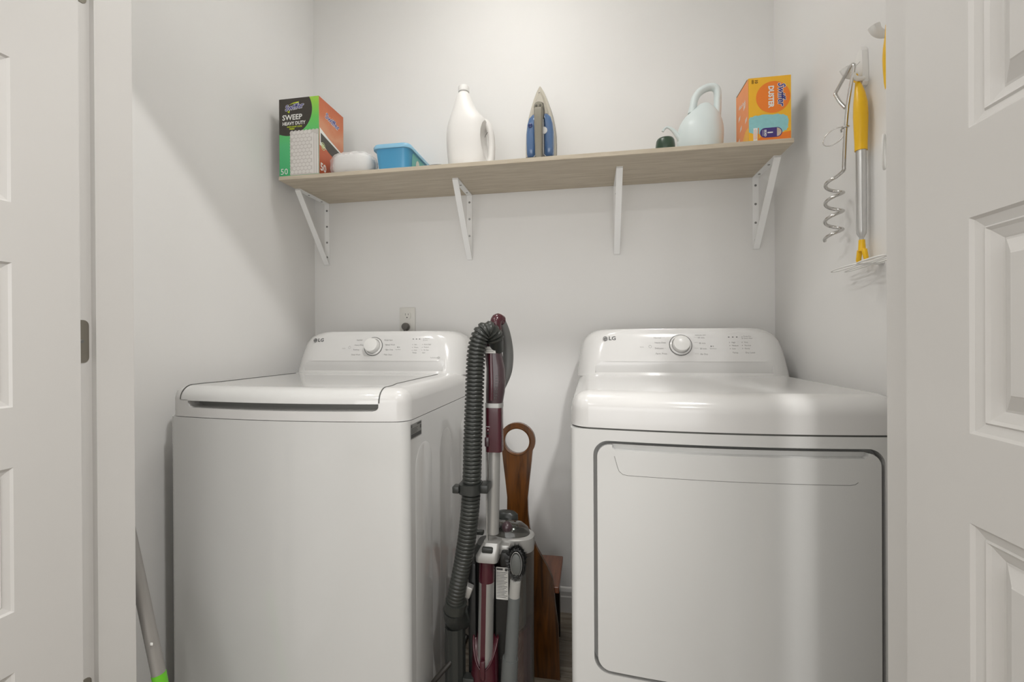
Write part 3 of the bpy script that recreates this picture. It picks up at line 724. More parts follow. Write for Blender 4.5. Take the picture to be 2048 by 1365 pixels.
# ---- steam iron standing on its heel
ix = -.1765
ir = thing('steam_iron', (ix, 1.64, Z), 'blue and grey steam iron standing upright on its heel mid-shelf', 'iron')
OUT = [(Z, .0535), (1.745, .0550), (1.775, .0566), (1.81, .0570), (1.845, .0560), (1.88, .0522), (1.915, .0452), (1.945, .0362), (1.975, .0258), (2.000, .0150), (2.014, .0070), (2.021, .0020)]
def outline(k, z0=Z, z1=9, dz=0):
    P = [(z, h * k) for z, h in OUT if z0 - 1e-6 <= z <= z1]
    return [(ix + h, z + dz) for z, h in P] + [(ix - h, z + dz) for z, h in P[::-1]]
def xz(pts, y): return [(a, y, b) for a, b in pts]
obj('soleplate', loft([xz(outline(1.0), 1.676), xz(outline(1.02), 1.674), xz(outline(1.02), 1.668), xz(outline(1.0), 1.666)]), M['sole'], ir, 40)
obj('skirt', loft([xz(outline(.97, dz=-.002), 1.666), xz(outline(.97, dz=-.002), 1.648), xz(outline(.90, dz=-.006), 1.636)]), M['cream'], ir, 40)
def lobe(s):
    Zs = [(1.748, .6), (1.765, .95), (1.80, 1.02), (1.84, 1.0), (1.875, .90), (1.900, .74), (1.912, .48), (1.916, .2)]
    rg = []
    for k, (dy, sc) in enumerate(((1.638, 1.0), (1.626, .97), (1.616, .86), (1.611, .6), (1.610, .3))):
        o_ = []; i_ = []
        zc = 1.83
        for z, q in Zs:
            zz = zc + (z - zc) * (sc if sc < 1 else 1)
            hw_ = .0475 * q * (1 if z > 1.76 else 1.45)
            o_.append((ix + s * (.029 + (min(.0505, hw_ + .004) - .029) * sc), dy, zz)); i_.append((ix + s * (.029 - .0145 * sc), dy, zz))
        rg.append(o_ + i_[::-1])
    return loft(rg)
for s in (-1, 1):
    lo = obj('water_tank', lobe(s), M['tank'], ir, 60)
    edge = [(ix + s * .0145, 1.616, 1.760), (ix + s * .022, 1.617, 1.753), (ix + s * .036, 1.624, 1.744), (ix + s * .0525, 1.636, 1.735)]
    obj('tank_trim', tube(cr([(ix + s * .0150, 1.622, 1.908), (ix + s * .0135, 1.613, 1.88), (ix + s * .0135, 1.611, 1.83), (ix + s * .0140, 1.612, 1.772)] + edge, 28), .0014, 8), M['white'], lo, 60)
obj('heel', loft([xz(outline(.985, Z, 1.746), 1.650), xz(outline(.97, Z, 1.746), 1.612), xz(outline(.86, Z, 1.746), 1.596)]), M['olived'], ir, 40)
obj('handle', loft([[(ix + a * w_, yc + b, z) for a, b in ((-1, .012), (-1, -.006), (-.72, -.012), (.72, -.012), (1, -.006), (1, .012))] for z, w_, yc in ((Z + .002, .0118, 1.592), (1.745, .0122, 1.584), (1.80, .0132, 1.579), (1.86, .0142, 1.577), (1.895, .0152, 1.578), (1.905, .0150, 1.580))]), M['olive'], ir, 40)
obj('handle_stem', loft([ell(ix, 1.622, 1.885, .0165, .03, 20), ell(ix, 1.622, 1.918, .0185, .032, 20), ell(ix, 1.63, 1.945, .0155, .022, 20), ell(ix, 1.638, 1.956, .008, .010, 20)]), M['olived'], ir, 60)
obj('steam_button', lathe([(.0165, 0), (.0165, -.006), (.0145, -.009), (.0005, -.010)], (ix, 1.585, 1.915), 28, 'y'), M['olive'], ir, 40)
for s in (-1, 1): obj('button_dot', lathe([(.0042, 0), (.0042, -.0006), (.0002, -.0008)], (ix + s * .0068, 1.5753, 1.915), 12, 'y'), M['olived'], ir)
obj('nose_cover', loft([xz([(ix + .036, 1.905), (ix + .030, 1.93), (ix + .016, 1.976), (ix + .001, 2.004), (ix - .001, 2.004), (ix - .016, 1.976), (ix - .030, 1.93), (ix - .036, 1.905)], 1.640), xz([(ix + .026, 1.908), (ix + .020, 1.93), (ix + .010, 1.962), (ix + .001, 1.984), (ix - .001, 1.984), (ix - .010, 1.962), (ix - .020, 1.93), (ix - .026, 1.908)], 1.622)]), M['cream'], ir, 30)
obj('spray_nozzle', lathe([(.003, 0), (.003, -.006), (.0005, -.007)], (ix - .001, 1.632, 1.9865), 12, 'y'), M['dark'], ir)
obj('temperature_dial', lathe([(.0125, 0), (.0125, -.004), (.001, -.005)], (ix + .0155, 1.6115, 1.842), 24, 'y'), M['white'], ir, 40)
obj('spray_button', lathe([(.008, 0), (.008, -.006), (.001, -.008)], (ix - .033, 1.614, 1.864), 20, 'y'), mat('navy_plastic', (38, 56, 110), .3), ir, 40)
obj('power_cord', tube(cr([(ix - .04, 1.64, Z + .012), (ix - .075, 1.66, Z + .0040), (-.30, 1.715, Z + .0035), (-.42, 1.745, Z + .0035), (-.55, 1.70, Z + .0035), (-.605, 1.60, Z + .0035), (-.580, 1.553, Z + .0035), (-.535, 1.545, Z + .0035), (-.515, 1.552, Z + .0035)], 60), .0033, 8), M['cord'], ir, 60)

# ---- green cap, watering can
gc = obj('green_cap', lathe([(.0300, 0), (.0312, .004), (.0310, .018), (.0290, .034), (.0255, .0405), (.0215, .0420), (.0195, .0395), (.0005, .0385)], (.247, 1.566, Z), 36), M['green'], smooth=50, loc=(.247, 1.566, Z))
tag(gc, 'small dark green plastic screw cap lying left of the watering can', 'cap')
cx, cy = .372, 1.635
wc = thing('watering_can', (cx, cy, Z), 'pale mint watering can with arched handle and thin spout left of the orange box', 'watering can')
wx = lambda p: cx + (p - 750) * .000275
wz = lambda v: 1.7615 + (970 - v) * .000275
pr = [(Z, 490, 990, .8), (Z + .004, 478, 1008, .85), (1.765, 476, 1016, .88), (wz(900), 477, 1020, .9), (wz(830), 481, 1021, .9), (wz(770), 492, 1016, .88), (wz(720), 511, 1006, .86), (wz(670), 540, 990, .84), (wz(630), 572, 974, .82), (wz(590), 618, 955, .8), (wz(550), 664, 930, .8), (wz(515), 704, 900, .8), (wz(490), 732, 875, .85), (wz(482), 750, 862, .9), (wz(480), 762, 852, .9), (wz(486), 770, 846, .9)]
rg = [ell((wx(a) + wx(b)) / 2, cy, z, (wx(b) - wx(a)) / 2, (wx(b) - wx(a)) / 2 * k, 36) for z, a, b, k in pr]
obj('can_body', loft(rg), M['mint'], wc, 55)
obj('handle', tube(cr([(wx(a), cy, wz(b)) for a, b in ((650, 590), (668, 500), (692, 400), (745, 325), (820, 283), (890, 275), (940, 300), (958, 360), (957, 470), (954, 580), (948, 700), (940, 830))], 48), .0105, 16, rad=lambda t: .0125 - .0010 * t, flat=1.25), M['mint'], wc, 60)
obj('spout', tube(cr([(wx(a), cy - .012, wz(b)) for a, b in ((540, 960), (480, 870), (425, 795), (375, 755), (340, 748), (312, 772), (298, 796))], 30), .01, 14, rad=lambda t: .0115 - .0075 * min(1, t * 1.3)), M['mint'], wc, 60)

# ---- orange duster box
ox0, ox1, oy0, oy1, oz1 = .4985, .6225, 1.548, 1.670, 1.9225
ob = thing('duster_box', ((ox0 + ox1) / 2, (oy0 + oy1) / 2, Z), 'yellow and orange duster refill carton at the right shelf end', 'box')
bm = B(); box(bm, ox0, ox1, oy0, oy1, Z, oz1); obj('carton', bm, M['card'], ob)
bm = B(); poly(bm, frame((ox0, oy0 - .0003, Z), (1, 0, 0), (0, -1, 0)), [(0, 0), (ox1 - ox0, 0), (ox1 - ox0, oz1 - Z), (0, oz1 - Z)], -.0001); obj('printed_amber_front', bm, mat('print_amber', (255, 192, 50), .35, var=.06, vscale=18), ob)
O4 = frame((ox0, oy0 - .0003, Z), (1, 0, 0), (0, -1, 0)); W_, H_ = ox1 - ox0, oz1 - Z
bm = B(); disc(bm, O4, .0720, .140, .0500, 40, .0002)
obj('printed_circle', bm, M['orange'], ob)
bm = B(); poly(bm, O4, [(.02, 0.001), (W_ - .001, .001), (W_ - .001, .030), (.085, .024), (.05, .032)], .0001)
obj('printed_corner', bm, M['orange'], ob)
bm = B(); text(bm, 'DUSTER', .0215, O4, .0655, .176, rot=-PI / 2, bold=.0009, sx=.88, h=.0006); obj('duster_lettering', bm, M['print'], ob)
bm = B(); text(bm, 'Swiffer', .030, O4, .0960, .183, rot=-PI / 2, shear=.25, bold=.0018, sx=.86, h=.0004); obj('brand_outline', bm, M['print'], ob)
bm = B(); rect(bm, O4, .0135, .0255, .006, .046, .0006); obj('printed_tag', bm, M['print'], ob)
bm = B(); text(bm, 'Swiffer', .030, O4, .0960, .183, rot=-PI / 2, shear=.25, bold=.0004, sx=.86, h=.0009); obj('brand_lettering', bm, mat('print_indigo_c', (62, 58, 142), .4), ob)
bm = B(); text(bm, '10', .0125, O4, .0225, .1995, rot=-PI / 2, bold=.0003, h=.0006)
for k in range(4): rect(bm, O4, .0095 + .0016 * k, .0103 + .0016 * k, .1865, .1995, .0006)
obj('count_lettering', bm, mat('print_brown', (112, 78, 30), .4), ob)
bm = B(); rect(bm, O4, .0275, .0300, .006, .046, .0006); rect(bm, O4, .0155, .0165, .010, .040, .0009); rect(bm, O4, .019, .020, .010, .042, .0009); rect(bm, O4, .0225, .0235, .012, .040, .0009); obj('tag_print', bm, mat('print_tag', (240, 140, 70), .4), ob)
pts = []
for k in range(60):
    t = 2 * PI * k / 60; c, s = math.cos(t), math.sin(t)
    pts.append((max(.0008, .0560 + .0600 * math.copysign(abs(c) ** .6, c) + .0012 * math.sin(k * 2.1)), .0560 + .0300 * math.copysign(abs(s) ** .5, s) + .0014 * math.sin(k * 1.7)))
bm = B(); poly(bm, O4, pts, .0003); obj('printed_duster', bm, mat('print_aqua', (150, 208, 212), .5, var=.10, vscale=90), ob)
bm = B(); poly(bm, O4, rrect(.033, .098, .0135, .0440, .0150), .0006); bg = obj('printed_badge', bm, mat('print_violet', (74, 58, 128), .4), ob)
bm = B(); poly(bm, O4, [p for p in rrect(.0355, .0955, .0155, .0420, .0130) if p[0] > .068] + [(.068, .0155)][:0], .0009); obj('badge_picture', bm, mat('print_tan', (206, 190, 172), .4, var=.2, vscale=80), bg)
bm = B(); text(bm, '1', .021, O4, .0620, .0340, rot=-PI / 2, bold=.0008, h=.0009); obj('badge_number', bm, M['print'], bg)
bm = B(); text(bm, 'SIDED', .0085, O4, .0485, .0385, rot=-PI / 2, bold=.0003, sx=.95, h=.0009); rect(bm, O4, .0415, .0425, .019, .038, .0009); obj('badge_lettering', bm, mat('print_white_d', (242, 242, 242), .4), bg)
Q4 = frame((ox0 - .0003, oy1, Z), (0, -1, 0), (-1, 0, 0)); D_ = oy1 - oy0
bm = B(); rect(bm, Q4, 0, D_, 0, oz1 - Z, -.0001); obj('printed_amber_side', bm, mat('print_amber_b', (255, 192, 50), .35), ob)
bm = B(); rect(bm, Q4, .001, D_ - .001, .050, H_ - .001, .0001); poly(bm, Q4, [(.001, .050), (D_ - .03, .050), (D_ - .075, .012), (.001, .006)], .0001); bmesh.ops.recalc_face_normals(bm, faces=bm.faces)
for f in bm.faces:
    if f.normal.x > 0: f.normal_flip()
obj('printed_orange_side', bm, mat('print_orange_b', (250, 152, 76), .35, var=.06, vscale=30), ob)
bm = B(); text(bm, 'dust lock', .018, Q4, .030, H_ - .050, rot=-.15, bold=.0004, h=.0005); obj('side_lettering', bm, M['print'], ob)
for k, (a, b) in enumerate(((.025, .11), (.075, .125), (.04, .07), (.09, .075), (.02, .035))):
    bm = B(); poly(bm, Q4, [(a, b), (a + .018, b + .004), (a + .020, b + .016), (a + .004, b + .013)], .0005); obj('side_print_patch', bm, M['pale'], ob)
obj('open_flap', rbox(ox0 - .0008, ox0 + .004, oy0 + .012, oy1 - .004, oz1 - .0005, oz1 + .0035, .0008, 1), mat('card_brown', (98, 76, 50), .7), ob)

# ================================================================== OUTLET ON THE BACK WALL
ou = thing('wall_outlet', (-.772, YB, 1.179), 'white duplex wall outlet on the back wall above the washing machine', 'outlet')
obj('cover_plate', rbox(-.8072, -.7368, YB - .006, YB - .0003, 1.1220, 1.2365, .003, 2), M['outlet'], ou, 40)
for zc in (1.2015, 1.1575):
    r_ = obj('receptacle', prism(rrect(-.7885, -.7555, zc - .0145, zc + .0145, .010), lambda a, b, d: (a, d, b), YB - .0085, YB - .004), M['outlet'], ou)
    if zc > 1.18:
        bm = B(); box(bm, -.7795, -.7782, YB - .0089, YB - .0083, zc + .001, zc + .010); obj('slot', bm, M['dark'], r_)
        bm = B(); box(bm, -.7670, -.7655, YB - .0089, YB - .0083, zc + .002, zc + .009); obj('slot', bm, M['dark'], r_)
        obj('ground_hole', lathe([(.0025, 0), (.0025, -.0006), (.0003, -.0007)], (-.772, YB - .0085, zc - .008), 12, 'y'), M['dark'], r_)
pl = thing('power_plug', (-.7735, YB - .0086, 1.1545), 'round grey power plug in the lower half of the wall outlet', 'plug')
obj('plug_head', lathe([(.0140, 0), (.0158, -.006), (.0158, -.018), (.0135, -.024), (.0005, -.025)], (-.7735, YB - .0086, 1.1545), 28, 'y'), M['plug'], pl, 40)
obj('cord', tube(cr([(-.7735, YB - .022, 1.146), (-.7735, YB - .024, 1.128), (-.774, YB - .022, 1.06), (-.775, YB - .020, .95), (-.780, YB - .02, .60), (-.79, YB - .03, .20)], 24), .0075, 10, rad=lambda t: .0080 - .004 * min(1, t * 4)), M['plug'], pl, 60)

# ================================================================== RIGHT WALL
def knobhook(y, z, label):
    t = thing('wall_hook', (XR, y, z), label, 'hook', 'white wall hooks')
    obj('hook_base', lathe([(.0195, -.0005), (.0195, -.004), (.017, -.006), (.004, -.0065)], (XR, y, z), 24, 'x'), M['white'], t, 40)
    obj('hook_peg', tube(cr([(XR - .005, y, z - .004), (XR - .022, y, z - .006), (XR - .034, y, z + .001), (XR - .040, y, z + .014)], 12), .008, 12, rad=lambda t: .0075 + .0045 * t), M['white'], t, 60)
    return t
h1 = knobhook(1.277, 1.766, 'white knob hook holding the chrome corkscrew stake')
h2 = knobhook(1.158, 1.792, 'white knob hook at the jamb, above the yellow-white tool')
# white blade-shaped hook
bh = thing('adhesive_hook', (XR, 1.257, 1.77), 'white tall blade-shaped adhesive hook holding the yellow gripped tool', 'hook')
pts = [(a + .017, b - .006) for a, b in ((1.2660, 1.735), (1.2660, 1.800), (1.2560, 1.818), (1.2420, 1.826), (1.2360, 1.815), (1.2330, 1.735), (1.2380, 1.728), (1.2600, 1.728))]
obj('back_plate', prism(pts, lambda a, b, d: (d, a, b), XR - .0005, XR - .014), M['white'], bh)
obj('hook_peg', tube(cr([(XR - .012, 1.250, 1.737), (XR - .026, 1.247, 1.735), (XR - .036, 1.245, 1.741), (XR - .038, 1.244, 1.749)], 12), .0055, 12), M['white'], bh, 60)
bm = B(); B4 = frame((XR - .0143, 1.2680, 1.784), (0, -1, 0), (-1, 0, 0)); rect(bm, B4, -.008, .008, -.0006, .0006, .0001); obj('print_mark', bm, M['ink'], bh)

# chrome corkscrew stake
st = thing('corkscrew_stake', (.642, 1.28, 1.55), 'chrome corkscrew tie-out stake hanging by its bent handle left of the yellow tool', 'stake')
hp = [(.640, 1.2780, 1.6985), (.636, 1.2945, 1.722), (.634, 1.3100, 1.748), (.634, 1.3125, 1.753), (.636, 1.3050, 1.7605), (.638, 1.2630, 1.7825), (.639, 1.2480, 1.7880), (.640, 1.2390, 1.7840), (.640, 1.2400, 1.7740), (.640, 1.2550, 1.7350), (.640, 1.2650, 1.7050)]
hp = [(a, b, c - .018) for a, b, c in hp]
sp = [(.640, 1.2680, 1.675), (.640, 1.2770, 1.6214), (.640, 1.2840, 1.545), (.640, 1.2850, 1.532), (.640, 1.2880, 1.524)]
coil = []
for k in range(0, 127):
    t = k / 126; a = 2 * PI * 3.3 * t; r = .0195
    coil.append((.640 - r * .1 - r * math.sin(a + .3), 1.3265 + .006 * t - r * math.cos(a + .3) * 1.0, 1.515 - .158 * t))
obj('handle', tube(cr(hp, 60), .0042, 12), M['chrome'], st, 60)
obj('shaft_and_spiral', tube(cr([hp[-1]] + sp + coil, 320), .0042, 12), M['chrome'], st, 60)
rgp = [(.622 - .0205 * math.cos(2 * PI * k / 40), 1.2960 + .0108 * math.cos(2 * PI * k / 40), 1.616 + .0195 * math.sin(2 * PI * k / 40) - .008 * math.cos(2 * PI * k / 40)) for k in range(40)]
obj('split_ring', tube(rgp, .0014, 8, closed=True), M['chrome'], st, 60)
obj('ring_collar', tube([(.640 + .0065 * math.cos(2 * PI * k / 20), 1.277 + .0075 * math.sin(2 * PI * k / 20), 1.632 + .002 * math.sin(2 * PI * k / 20)) for k in range(20)], .0024, 8, closed=True), M['chrome'], st, 60)
obj('ring_link', tube(cr([(.636, 1.2810, 1.631), (.634, 1.2850, 1.628), (.636, 1.2885, 1.6235)], 8), .0022, 8), M['chrome'], st, 60)

# yellow-gripped tool
yt = thing('hanging_tool', (.645, 1.22, 1.55), 'long hanging tool with yellow grip, silver tube and yellow forked tip', 'tool')
gx = .657; TY = .020
gp = [(1.2405, 1.748, .0030), (1.2380, 1.735, .0042), (1.2330, 1.722, .0070), (1.2280, 1.700, .0108), (1.2245, 1.672, .0140), (1.2240, 1.640, .0148), (1.2235, 1.605, .0138), (1.2230, 1.575, .0128), (1.2230, 1.556, .0127)]
obj('grip', loft([ell(gx, a + TY, z, r * 1.05, r, 20) for a, z, r in gp]), M['yellow'], yt, 60)
obj('hang_loop', tube([(.655, 1.2610 + .0070 * math.cos(2 * PI * k / 24), 1.7445 + .0085 * math.sin(2 * PI * k / 24)) for k in range(24)], .0022, 8, closed=True), M['yellow'], yt, 60)
obj('tube', loft([ell(gx, TY + 1.2230, 1.557, .0108, .0108, 20), ell(gx, TY + 1.2225, 1.362, .0108, .0108, 20), ell(gx, TY + 1.2222, 1.352, .0102, .0102, 20), ell(gx, TY + 1.2220, 1.342, .0052, .0052, 20), ell(gx, TY + 1.2220, 1.330, .0046, .0046, 20)]), M['galv'], yt, 40)
obj('forked_tip', join(loft([ell(gx, TY + 1.2212, 1.336, .0066, .0066, 16), ell(gx, TY + 1.2208, 1.314, .0078, .0080, 16), ell(gx, TY + 1.2205, 1.308, .0082, .0100, 16)]),
    join(loft([ell(gx, TY + 1.2205 + .0090, 1.312, .0060, .0062, 12), ell(gx, TY + 1.2205 + .0150, 1.288, .0055, .0055, 12), ell(gx, TY + 1.2205 + .0150, 1.280, .003, .003, 12)]),
         loft([ell(gx, TY + 1.2205 - .0090, 1.312, .0060, .0062, 12), ell(gx, TY + 1.2205 - .0160, 1.290, .0055, .0055, 12), ell(gx, TY + 1.2205 - .0160, 1.283, .003, .003, 12)]))), M['yellow'], yt, 60)

# white looped holder standing out from the wall
lh = thing('looped_holder', (XR, 1.20, 1.272), 'white plastic holder of long flat loops jutting from the right wall under the yellow tool', 'holder')
zc = 1.272
obj('holder_arm', rbox(XR - .052, XR - .0003, 1.190, 1.214, zc - .0025, zc + .0025, .002, 2), M['white'], lh)
def loopb(y0, y1, x0, x1, dz):
    P = rrect(0, 1, 0, 1, .49, 8); return tube([(x0 + (x1 - x0) * b, y0 + (y1 - y0) * a, zc + dz * a) for a, b in P], .0022, 8, closed=True)
for (a, b, c, d, e) in ((1.205, 1.318, XR - .028, XR - .013, -.003), (1.205, 1.318, XR - .062, XR - .040, -.002), (1.200, 1.100, XR - .028, XR - .013, .003), (1.200, 1.100, XR - .062, XR - .040, .002)):
    obj('holder_loop', loopb(a, b, c, d, e), M['white'], lh, 60)

# second hanging tool, mostly behind the jamb
t2 = thing('hanging_scoop', (.650, 1.127, 1.55), 'yellow and white tool hanging at the jamb, mostly hidden by it', 'tool')
obj('grip', loft([ell(.648, 1.127, z, r, r, 16) for z, r in ((1.787, .003), (1.765, .004), (1.735, .0075), (1.712, .0085), (1.69, .0078), (1.66, .006), (1.645, .004))]), M['yellow'], t2, 60)
obj('shaft', tube([(.648, 1.126, 1.648), (.648, 1.122, 1.54)], .004, 10), M['white'], t2, 60)
obj('scoop_loop', tube([(.640 + .010 * math.cos(2 * PI * k / 28), 1.1250 + .0125 * math.cos(2 * PI * k / 28), 1.506 + .038 * math.sin(2 * PI * k / 28)) for k in range(28)], .0024, 8, closed=True), M['white'], t2, 60)

# ================================================================== SWEEPER POLE IN THE LEFT CORNER
mp = thing('floor_sweeper', (-.863, .85, 0), 'grey sweeper pole with lime green joint leaning in the left corner', 'mop')
P0, P1 = Vector((-.863, .85, .018)), Vector((-1.192, .85, 1.352))
at = lambda t: P0.lerp(P1, t)
obj('pole', tube([at(.255), at(.985)], .0130, 20), M['pole'], mp, 60)
obj('end_cap', tube([at(.985), at(.993), at(1.0)], .0, 16, rad=lambda t: .0135 - .006 * t), M['char'], mp, 60)
obj('lower_joint', tube([at(.06), at(.20), at(.256)], .0, 20, rad=lambda t: .011 + .003 * t), M['limeg'], mp, 60)
obj('swivel', tube([at(.004), at(.07)], .009, 14), M['char'], mp, 60)
obj('sweeper_head', rbox(-.985, -.745, .80, .90, .0, .020, .006, 2), M['char'], mp)
obj('button', rbox(-.9525, -.9465, .8345, .8375, .431, .437, .001, 1), M['white'], mp)

# ================================================================== WOODEN STEP STOOL WITH TALL BACK
sx = -.2385; sy = 1.45
sl = thing('step_stool', (sx, 1.56, 0), 'dark walnut step stool with tall board back and round hand hole, behind the vacuum', 'stool')
half = [(.0, .136), (.17, .131), (.24, .122), (.29, .118), (.325, .113), (.365, .095), (.416, .064), (.45, .049), (.48, .040), (.53, .0345), (.58, .0335), (.64, .040), (.70, .047), (.735, .0505)]
cz, ro, ri = .765, .0595, .0405
arcR = [(cz + ro * math.sin(t), ro * math.cos(t)) for t in (math.radians(q) for q in range(-20, 91, 10))]
L_ = half + arcR
NB = 40
def board_ring(y):
    rp = [(sx + h, y, z) for z, h in L_]; lp = [(sx - h, y, z) for z, h in L_[::-1][1:]]
    return rp + lp
bd = loft([board_ring(sy + .003)] + [[(sx + (x - sx) * 1.0, yy, z) for x, yy, z in board_ring(sy)]][:0] + [board_ring(sy + .020)])
hole = lathe([(ri, -.05), (ri, .08)], (sx, sy, cz), 48, 'y')
bd = boolean(bd, [hole])
obj('back_board', bd, M['walnut'], sl, 40)
obj('hand_hole_rim', lathe([(ri - .0002, .0015), (ri + .004, .0), (ri + .005, .0035), (ri + .0045, .0030), (ri - .0002, .0030)], (sx, sy, cz), 48, 'y', cap=False), M['walnut'], sl, 60)
obj('seat_board', rbox(sx - .136, sx + .133, sy + .0205, 1.686, .268, .290, .003, 2), M['walnutseat'], sl)
for s in (-1, 1):
    obj('leg', loft([[(sx + s * .112 + a * .010, 1.662 + b * .016 + .02 * k, z) for a, b in ((-1, -1), (1, -1), (1, 1), (-1, 1))] for z, k in ((0, 1.0), (.2678, 0))]), M['darkwood'], sl)
obj('stretcher', rbox(sx - .102, sx + .102, 1.652, 1.672, .215, .2675, .002, 1), M['darkwood'], sl)

# ================================================================== UPRIGHT VACUUM
vx = -.27
va = thing('upright_vacuum', (vx, 1.22, 0), 'burgundy and silver upright vacuum with charcoal ribbed hose between the appliances', 'vacuum')
wxz = lambda z: -.2925 + (z - .16) * (.0365 / .70) if z < .86 else -.256
VY = 1.19
# floor head
obj('floor_head', loft([rr3(-.425, -.125, 1.055, 1.33, .004, .03), rr3(-.428, -.122, 1.052, 1.332, .03, .03), rr3(-.415, -.135, 1.075, 1.325, .065, .04), rr3(-.36, -.18, 1.12, 1.31, .095, .04)]), M['char'], va, 40)
for s in (-1, 1): obj('wheel', lathe([(.001, -.012), (.034, -.012), (.037, -.008), (.037, .008), (.034, .012), (.001, .012)], (vx + s * .09, 1.318, .037), 24, 'x'), M['black'], va, 40)
# body shell behind the wand
obj('body_shell', loft([ell(-.300, 1.262, .09, .048, .055, 28, 3), ell(-.296, 1.262, .20, .046, .050, 28, 3), ell(-.290, 1.262, .40, .044, .046, 28, 3), ell(-.288, 1.262, .505, .042, .044, 28, 3), ell(-.288, 1.262, .520, .034, .036, 28, 3)]), M['char'], va, 50)
obj('side_fin', rbox(-.335, -.312, 1.195, 1.24, .10, .485, .006, 2), M['black'], va, 40)
obj('release_block', rbox(-.343, -.312, 1.165, 1.192, .10, .190, .003, 2), M['char'], va, 40)
obj('latch', rbox(-.345, -.318, 1.168, 1.190, .404, .436, .004, 2, Matrix.Rotation(.35, 3, 'Y')), M['silver'], va, 40)
obj('top_hook', rbox(-.330, -.292, 1.20, 1.215, .561, .572, .002, 1), M['char'], va)
# dust canister
kx_, ky_ = -.224, 1.252
obj('canister_core', loft([ell(kx_ + .008, ky_, .285, .034, .026, 24), ell(kx_ + .008, ky_, .512, .034, .026, 24)]), mat('grey_filter', (84, 83, 81), .5), va, 60)
obj('canister_base', loft([ell(kx_, ky_, .085, .058, .040, 32, 2.4), ell(kx_, ky_, .24, .057, .040, 32, 2.4)] + [[(x, y, z - .035 * (-(x - kx_) / .057)) for x, y, z in ell(kx_, ky_, .275, .057, .040, 32, 2.4)]]), M['burg'], va, 40)
obj('canister', loft([ell(kx_, ky_, .100, .0645, .0455, 36, 2.4), ell(kx_, ky_, .513, .0645, .0455, 36, 2.4)], cap=False), M['clear'], va, 60)
obj('canister_ring', loft([ell(kx_, ky_, .512, .0650, .0465, 36, 2.4), ell(kx_, ky_, .535, .0672, .0485, 36, 2.4), ell(kx_, ky_, .549, .0660, .0470, 36, 2.4), ell(kx_, ky_, .553, .0600, .042, 36, 2.4)]), M['silver'], va, 40)
obj('canister_dome', loft([ell(kx_ - .002, ky_, .553, .056, .040, 32), ell(kx_ - .004, ky_, .568, .053, .037, 32), ell(kx_ - .010, ky_, .581, .042, .029, 32), ell(kx_ - .014, ky_, .588, .022, .015, 32)]), M['clear'], va, 60)
obj('dome_port', lathe([(.001, -.014), (.008, -.0125), (.0135, -.006), (.015, 0), (.0125, .008), (.001, .012)], (kx_ - .006, ky_ - .03, .580), 24, 'y'), M['burgd'], va, 60)
obj('filter_cap', loft([ell(kx_ - .018, ky_ + .03, .553, .035, .022, 24), ell(kx_ - .018, ky_ + .03, .592, .033, .020, 24), ell(kx_ - .018, ky_ + .03, .600, .024, .014, 24)]), M['char'], va, 50)
# white label on the body
V4 = frame((-.241, 1.2055, .432), (1, 0, 0), (0, -1, 0))
bm = B(); poly(bm, V4, rrect(-.017, .017, -.044, .044, .001, 1), .0004); lb = obj('body_label', bm, mat('label_white', (206, 205, 200), .5), va); lb['label'] = 'white printed instruction label'
bm = B(); rect(bm, V4, -.015, .002, .036, .041, .0008); rect(bm, V4, .008, .0145, .034, .0415, .0008)
for k in range(17): rect(bm, V4, -.015, .0145 - .004 * ((k * 7) % 3), .0290 - .0042 * k, .0302 - .0042 * k, .0008)
obj('label_print', bm, M['inkd'], lb)
obj('label_panel', rbox(-.262, -.218, 1.2062, 1.222, .10, .475, .003, 1), M['black'], va)
# wand
obj('wand', tube([(-.2620, VY, .575), (-.2600, VY, .66), (-.2570, VY, .80)], .0158, 24), M['alu'], va, 60)
obj('wand_rail', rbox(-.2805, -.2755, VY - .004, VY + .006, .545, .80, .001, 1), M['silver'], va)
co = obj('wand_collar', loft([rr3(-.305, -.2455, VY - .030, VY + .030, .506, .012), rr3(-.305, -.2440, VY - .031, VY + .032, .520, .012), rr3(-.2935, -.2400, VY - .024, VY + .030, .541, .012), rr3(-.285, -.240, VY - .019, VY + .022, .555, .010)]), M['silver'], va, 40)
obj('collar_button', rbox(-.2865, -.2575, VY - .0315, VY - .0170, .5320, .5470, .003, 2), M['char'], co, 40)
obj('collar_bridge', rbox(-.247, -.215, VY - .004, VY + .040, .517, .545, .006, 2), M['silver'], va, 40)
obj('wand_throat', tube([(-.279, VY, .510), (-.281, VY, .445)], .0215, 24), M['burg'], va, 60)
obj('lower_wand', tube([(-.2805, VY, .446), (-.2865, VY, .20)], .0208, 28), M['alu'], va, 60)
obj('burgundy_stripe', loft([[(cxx_ + dx, VY - .0202 + (.004 if abs(dx) > .008 else 0) - (0.0012), z) for dx in (-.0075, .0055)] + [(cxx_ + dx, VY - .012, z) for dx in (.0055, -.0075)] for cxx_, z in ((-.2820, .447), (-.2880, .20))]), M['burg'], va)
